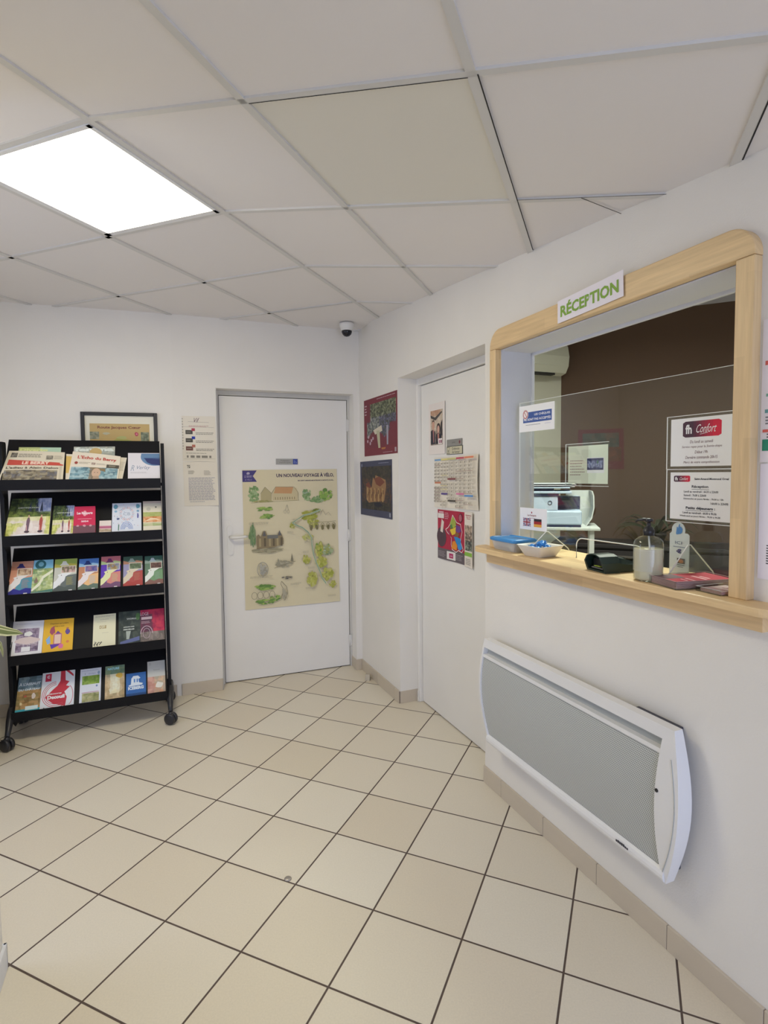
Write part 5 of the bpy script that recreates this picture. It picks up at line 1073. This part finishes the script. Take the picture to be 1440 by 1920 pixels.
# --- fifth tray
s = pub(4, 2.187, 2.071, .02, .233, off=.002, t=.006, aLb=2.191, base='#8c6c48', seed=80, gain=1.4); s.photo(0, .62, 1, 1, 9, 6, pick('#5c7484', '#7c9098', '#4c5c60')); s.photo(0, .12, 1, .64, 9, 10, pick('#a07c50', '#86683c', '#6c5434', '#b08c60', '#7c7448')); s.text("À L'ASSAUT", .04, .76, .09, '#c4ccd0', w=.92, bold=.05); s.text('DU CHÂTEAU', .05, .62, .07, '#c4ccd0', w=.9, bold=.05); s.ell(.70, .46, .10, .07, '#c4b8b0', 9, .6); s.ell(.35, .47, .08, .025, '#a45040', 8, .5); s.ell(.2, .28, .06, .05, '#c8b890', 8, .6); s.rect(0, 0, 1, .13, '#3c9cac'); s.rect(.40, .10, .92, .20, '#c4d8d8')
s.done('castle_game_leaflet', "brown and blue leaflet titled À L'ASSAUT at the left of the bottom tray", 'leaflet')
s = pub(4, 2.068, 1.901, .02, .242, off=.002, t=.008, aLb=2.071, aRb=1.899, base='#cbcdd2', seed=81, gain=1.45)
s.poly([(.56, 1.0), (.56, .74), (.48, .62), (.34, .52), (.12, .34), (.38, .16), (.74, .06), (.78, .30), (.70, .44), (.86, .56), (.74, .60), (.84, .70), (.72, .74), (.70, 1.0)], '#b03440'); s.poly([(.72, 1.0), (.96, .82), (.96, .88), (.82, 1.0)], '#b03440')
for k in range(3): s.line([(.50 + (.46 - .05 * k) * math.cos(a), .40 + (.34 - .04 * k) * math.sin(a)) for a in [PI * .55 + PI * 1.1 * q / 16 for q in range(17)]], .003, '#b8505c')
s.line([(.80 + .16 * math.cos(a), .34 + .26 * math.sin(a)) for a in [-1.2 + 2.4 * q / 12 for q in range(13)]], .003, '#b8606c'); s.rect(.10, .76, .28, .96, '#ac2c44'); s.text('C', .15, .84, .08, '#d8c8cc', w=.08, bold=.06); s.text('Découvrez', .22, .40, .04, '#e8d0d0', w=.4, bold=.03); s.text('Decouflé', .20, .28, .10, '#dccccc', w=.6, bold=.06); s.ell(.12, .07, .02, .02, '#5c5c60', 8)
s.done('theatre_brochure', 'white brochure with a red swirling figure and the word Decouflé in the bottom tray', 'brochure')
s = pub(4, 1.872, 1.760, .02, .237, off=.002, t=.006, base='#c9ccd4', seed=82, gain=1.4); s.greek(.06, .95, .9, 1, .02, '#8c94ac'); s.text('i', .22, .84, .05, '#5c7484', w=.02); s.text('Circuit Nature', .38, .84, .03, '#7c8ca4', w=.36); s.ell(.88, .86, .06, .05, '#8ca0b4', 10); s.photo(.10, .56, .92, .80, 9, 5, pick('#6c8c34', '#84a044', '#5a7830', '#98ac5c')); s.ell(.8, .50, .05, .03, '#7488ac', 9); s.photo(.12, .08, .92, .32, 9, 5, pick('#8c8c5c', '#b0ac84', '#6c7448', '#a4a070')); s.rect(.1, .33, .9, .35, '#b08c94')
s.done('nature_leaflet', 'white leaflet with two green photographs in the bottom tray', 'leaflet')
s = pub(4, 1.738, 1.632, .02, .237, off=.002, t=.006, base='#b8b094', seed=83, gain=1.4); s.photo(0, 0, 1, .76, 8, 14, lambda u, v, r: r.choice(('#d4cca8', '#dcd4c0', '#c8c0a4')) if .2 < u < .8 and v > .25 else r.choice(('#a8906c', '#8c7c58', '#b4a07c', '#c4b08c'))); s.photo(0, .76, 1, 1, 8, 4, pick('#6c8474', '#54705c', '#7c8c6c')); s.text('NATURE', .12, .88, .07, '#9cccd0', w=.6, bold=.05); s.ell(.75, .70, .18, .07, '#c8a44c', 9, .5)
s.done('waterfall_leaflet', 'leaflet with a pale golden fountain under a green top in the bottom tray', 'leaflet')
s = pub(4, 1.623, 1.512, .02, .175, off=.002, t=.004, base='#34609c', seed=84, gain=1.4); s.rect(0, 0, 1, .2, '#284878'); s.poly([(.24, .56), (.26, .78), (.36, .88), (.60, .88), (.72, .78), (.62, .74), (.66, .56)], '#c4ccdc'); s.poly([(.12, .52), (.5, .64), (.84, .56), (.80, .50), (.14, .48)], '#c4ccdc'); s.text('ICEBERG', .10, .34, .13, '#c4ccdc', w=.78, bold=.06); s.rect(.38, .62, .46, .76, '#5c80b4'); s.rect(.52, .62, .60, .76, '#5c80b4')
s.done('blue_card', 'small blue card with a white emblem reading ICEBERG in the bottom tray', 'card')
s = pub(4, 1.503, 1.402, .02, .234, off=.002, t=.006, base='#b4b4ae', seed=85, gain=1.4); s.photo(0, .0, 1, .54, 8, 8, lambda u, v, r: r.choice(('#b4887c', '#c49c8c', '#a47468')) if u < .4 else r.choice(('#c08c6c', '#a89484', '#c8a888', '#9c9884'))); s.ell(.65, .28, .25, .09, '#ccc8bc', 10, .5); s.text('Naturel', .34, .72, .035, '#84847c', w=.34); s.greek(.08, .95, .25, 2, .04, '#94948c')
s.done('pale_leaflet', 'pale grey and pink leaflet at the right end of the bottom tray', 'leaflet')

# ================================================================== OFFICE BEHIND THE SCREEN
ac = tag(root('air_conditioner', FR, (-.148, 1.5, 2.33)), 'cream wall mounted air conditioner high in the office behind the hatch', 'air conditioner')
MAC = mat('cream_ac_plastic', (.62, .61, .50), .4)
m_ = MB(); pr = [(-.146, 2.35), (-.03, 2.33), (.03, 2.345), (.065, 2.40), (.075, 2.48), (.055, 2.57), (.02, 2.60), (-.146, 2.60)]; m_.prism(pr, 1.15, 1.90, 'xz'); m_.build('casing', MAC, FR, ac)
m_ = MB(); m_.box((-.02, 1.2, 2.325), (.035, 1.78, 2.342)); m_.build('air_slot', MDARK, FR, ac)
m_ = MB(); m_.prism([(.03, 2.345), (.032, 2.343), (.069, 2.398), (.067, 2.402)], 1.22, 1.76, 'xz'); m_.build('louvre', MAC, FR, ac)
# red framed poster on the brown wall
s = Sheet(FO, (.150, -.0012, 1.866), (.527, -.0012, 1.864), (.535, -.0012, 1.510), (.155, -.0012, 1.512), base='#5c2a34', seed=90, gain=1.0)
s.photo(.10, .35, .90, .90, 12, 9, pick('#3c4444', '#4c5050', '#5c4a44', '#343c3c')); s.photo(.5, .2, .95, .55, 8, 6, pick('#5c3830', '#4c3430', '#6c4438')); s.greek(.1, .12, .9, 2, .04, '#6c4a50')
s.done('office_poster', 'dark red bordered poster on the brown office wall seen through the screen', 'poster')
cb = tag(root('office_cabinet', FO, (1.6, -.25, 0)), 'long charcoal cabinet along the brown office wall', 'cabinet')
m_ = MB(); m_.box((.02, -.43, .0), (3.4, -.004, .87)); m_.build('cabinet_body', MCHAR, FO, cb)
m_ = MB(); m_.box((.0, -.46, .87), (3.42, -.004, .90), .004); m_.build('cabinet_top', MCHAR, FO, cb)
for k in range(4):
    m_ = MB(); m_.box((.04 + .84 * k, -.445, .06), (.86 + .84 * k, -.431, .85), .002); dd = m_.build('door', MCHAR, FO, cb)
    m_ = MB(); m_.tube([(.80 + .84 * k, -.447, .60), (.80 + .84 * k, -.465, .61), (.80 + .84 * k, -.465, .74), (.80 + .84 * k, -.447, .75)], .005, 6); hh = m_.build('handle', MSTEEL, FO, cb); hh.parent = dd
# printer on a white stand, turned towards the hatch
FP = Fr((1.10, 3.66, 0), -15)
st = tag(root('printer_stand', FP, (0, .15, 0)), 'tall white stand with slim legs carrying the printer in the office', 'stand')
MST = mat('office_white', (.60, .62, .60), .5)
m_ = MB(); m_.box((-.34, -.03, 1.112), (.275, .36, 1.130), .003); m_.build('stand_top', MST, FP, st)
for (x, y) in ((-.31, 0), (.225, 0), (-.31, .33), (.245, .33)): m_ = MB(); m_.box((x - .015, y - .015, 0), (x + .015, y + .015, 1.112)); m_.build('leg', MST, FP, st)
m_ = MB(); m_.prism([(.08, 1.130), (.205, 1.130), (.238, 1.18), (.252, 1.25), (.250, 1.33), (.240, 1.362), (.08, 1.362)], .33, .345); m_.prism([(.205, 1.130), (.238, 1.18), (.252, 1.25), (.250, 1.33), (.240, 1.362), (.232, 1.362), (.242, 1.33), (.244, 1.25), (.230, 1.18), (.197, 1.130)], .12, .335); m_.build('side_screen', MST, FP, st)
prn = tag(root('printer', FP, (-.03, .15, 1.131)), 'pale blue grey office printer with a stack of paper on top, behind the screen', 'printer')
MPR = mat('pale_blue_grey_plastic', (.52, .62, .76), .4); MPD = mat('dark_blue_plastic', (.03, .035, .08), .4)
m_ = MB(); m_.box((-.26, 0, 1.145), (.165, .32, 1.238), .010); m_.box((-.26, .005, 1.235), (.015, .32, 1.335), .008); m_.box((.015, .20, 1.235), (.165, .32, 1.325), .005); m_.build('body', MPR, FP, prn)
m_ = MB(); m_.box((.015, .18, 1.240), (.165, .199, 1.325)); m_.box((-.25, .005, 1.132), (.16, .31, 1.1455)); m_.build('output_bay', MPD, FP, prn)
m_ = MB(); m_.box((-.28, -.005, 1.350), (.10, .31, 1.366), .004); m_.box((-.29, -.01, 1.384), (.09, .30, 1.392), .002); m_.build('scanner_lid', MPR, FP, prn)
m_ = MB(); m_.box((-.30, .0, 1.335), (.02, .30, 1.350)); m_.box((-.31, .0, 1.366), (-.01, .30, 1.384)); m_.build('dark_band', MPD, FP, prn)
m_ = MB(); ring = [(-.035 + .012 * math.cos(a), .0035, 1.290 + .012 * math.sin(a)) for a in [2 * PI * k / 20 for k in range(21)]]; m_.tube(ring, .0022, 6); m_.build('round_emblem', MPD, FP, prn)
m_ = MB()
for k in range(6):
    m_.col = pc(('#c4c8d0', '#a8606c', '#d0d0d4', '#8c8c98', '#c8c4c0', '#b8bcc4')[k]); dx = .02 * math.sin(k * 2.3); m_.box((-.19 + dx, .01 + dx, 1.3935 + k * .004), (.12 + dx, .26 + dx, 1.397 + k * .004))
tag(m_.build('paper_stack', MPAPER, FP), 'loose stack of papers and envelopes lying on the printer', 'papers')

# ---- plants: strap leaves
def leaf(m, path, w, col1, col2, tilt=0.0):
    path = [Vector(p) for p in path]; n = len(path); L = []
    for i, p in enumerate(path):
        t = (path[min(i + 1, n - 1)] - path[max(i - 1, 0)]).normalized(); sd = t.cross(Vector((0, 0, 1)))
        if sd.length < 1e-3: sd = Vector((1, 0, 0))
        sd.normalize(); sd = (sd * (1 - tilt) + t.cross(sd).normalized() * tilt).normalized() if tilt else sd; k = i / (n - 1); ww = w * max(.06, math.sin(PI * min(1, .22 + k * .78)) ** .7) 
        L.append((p, sd, ww))
    stripes = ((-1, -.72, col2), (-.72, -.2, col1), (-.2, .05, col2), (.05, .7, col1), (.7, 1, col2))
    for a, b, c in stripes:
        m.col = c; vs = []
        for p, sd, ww in L: vs += [p + sd * ww * a + Vector((0, 0, -abs(a) * ww * .35)), p + sd * ww * b + Vector((0, 0, -abs(b) * ww * .35))]
        m.add(vs, [(2 * i, 2 * i + 1, 2 * i + 3, 2 * i + 2) for i in range(n - 1)], True)
def plant(name, fr, base, label, leaves, seed, potcol, pot_r=.11, pot_h=.2, extra=(), lc=('#5a6238', '#a8a67c')):
    rr = random.Random(seed); t = tag(root(name, fr, base), label, 'plant'); b = Vector(base)
    m = MB(); m.lathe([(pot_r * .72, 0), (pot_r * .75, .01), (pot_r, pot_h - .02), (pot_r * 1.06, pot_h - .02), (pot_r * 1.06, pot_h), (pot_r * .92, pot_h), (pot_r * .9, pot_h - .03)], base, 28); m.build('pot', mat(name + '_pot', potcol, .5), fr, t)
    m = MB(); m.lathe([(pot_r * .9, pot_h - .035), (.01, pot_h - .02)], base, 16); m.build('soil', mat('dark_soil', (.03, .02, .015), .95), fr, t)
    m = MB(); top = b + Vector((0, 0, pot_h - .03))
    for (az, le, h, w) in leaves:
        d = Vector((math.cos(az), math.sin(az), 0)); pth = []
        for k in range(9):
            q = k / 8; pth.append(top + d * le * q + Vector((0, 0, h * math.sin(PI * min(1, q * .72)) * 1.05 - .35 * h * q ** 3)))
        leaf(m, pth, w, pc(lc[0]), pc(lc[1]))
    for pth, w in extra: leaf(m, pth, w, pc('#626a3c'), pc('#b0ae84'), .75)
    m.norecalc = True; m.build('leaves', attr_mat('variegated_leaf', .45), fr, t)
rr = random.Random(2)
PB = (-2.60, -.56, .621)
lv = [(rr.uniform(1.2, 5.0), rr.uniform(.22, .34), rr.uniform(.12, .28), .018) for k in range(16)]
ext = [([(-2.59, -.56, .77), (-2.52, -.62, .87), (-2.40, -.70, .90), (-2.28, -.77, .86), (-2.20, -.80, .80), (-2.145, -.80, .765), (-2.10, -.80, .748), (-2.065, -.80, .738), (-2.040, -.80, .726)], .030),
       ([(-2.59, -.57, .77), (-2.45, -.68, .85), (-2.32, -.76, .82), (-2.22, -.80, .76), (-2.16, -.80, .715), (-2.138, -.80, .69), (-2.130, -.80, .655), (-2.127, -.80, .62)], .012)]
plant('spider_plant', FB, PB, 'green and cream strap leaved plant whose leaf tip reaches in at the left edge', lv, 3, (.35, .32, .28), .09, .17, ext)
pt = tag(root('sideboard', FB, (-2.76, -.42, 0)), 'low dark wooden sideboard left of the brochure rack, carrying the strap leaved plant', 'sideboard')
MSB = mat('dark_stained_wood', (.045, .03, .025), .4)
m_ = MB(); m_.box((-3.10, -.72, .06), (-2.42, -.12, .60)); m_.build('body', MSB, FB, pt); m_ = MB(); m_.box((-3.12, -.74, .60), (-2.40, -.10, .62), .004); m_.build('top', MSB, FB, pt)
for k in range(2): m_ = MB(); m_.box((-3.09 + .335 * k, -.735, .08), (-2.765 + .335 * k, -.722, .59), .002); m_.build('door', MSB, FB, pt)
m_ = MB(); m_.box((-3.08, -.70, 0), (-2.44, -.14, .06)); m_.build('plinth', MSB, FB, pt)
lv = [(a_, (.30 if abs(math.sin(a_)) < .6 else .17) * rr.uniform(.8, 1.1), rr.uniform(.08, .2), .022) for a_ in [rr.uniform(0, 6.28) for k in range(16)]]
plant('reflection_plant', FO, (.80, -.26, .901), 'added dark plant on the office cabinet standing in for leaves reflected in the screen', lv, 5, (.06, .05, .05), .07, .09, lc=('#2c3424', '#3c4430'))  # added plant, stands in for leaves mirrored in the screen

for o in list(bpy.data.objects):
    if 'org' in o: del o['org']
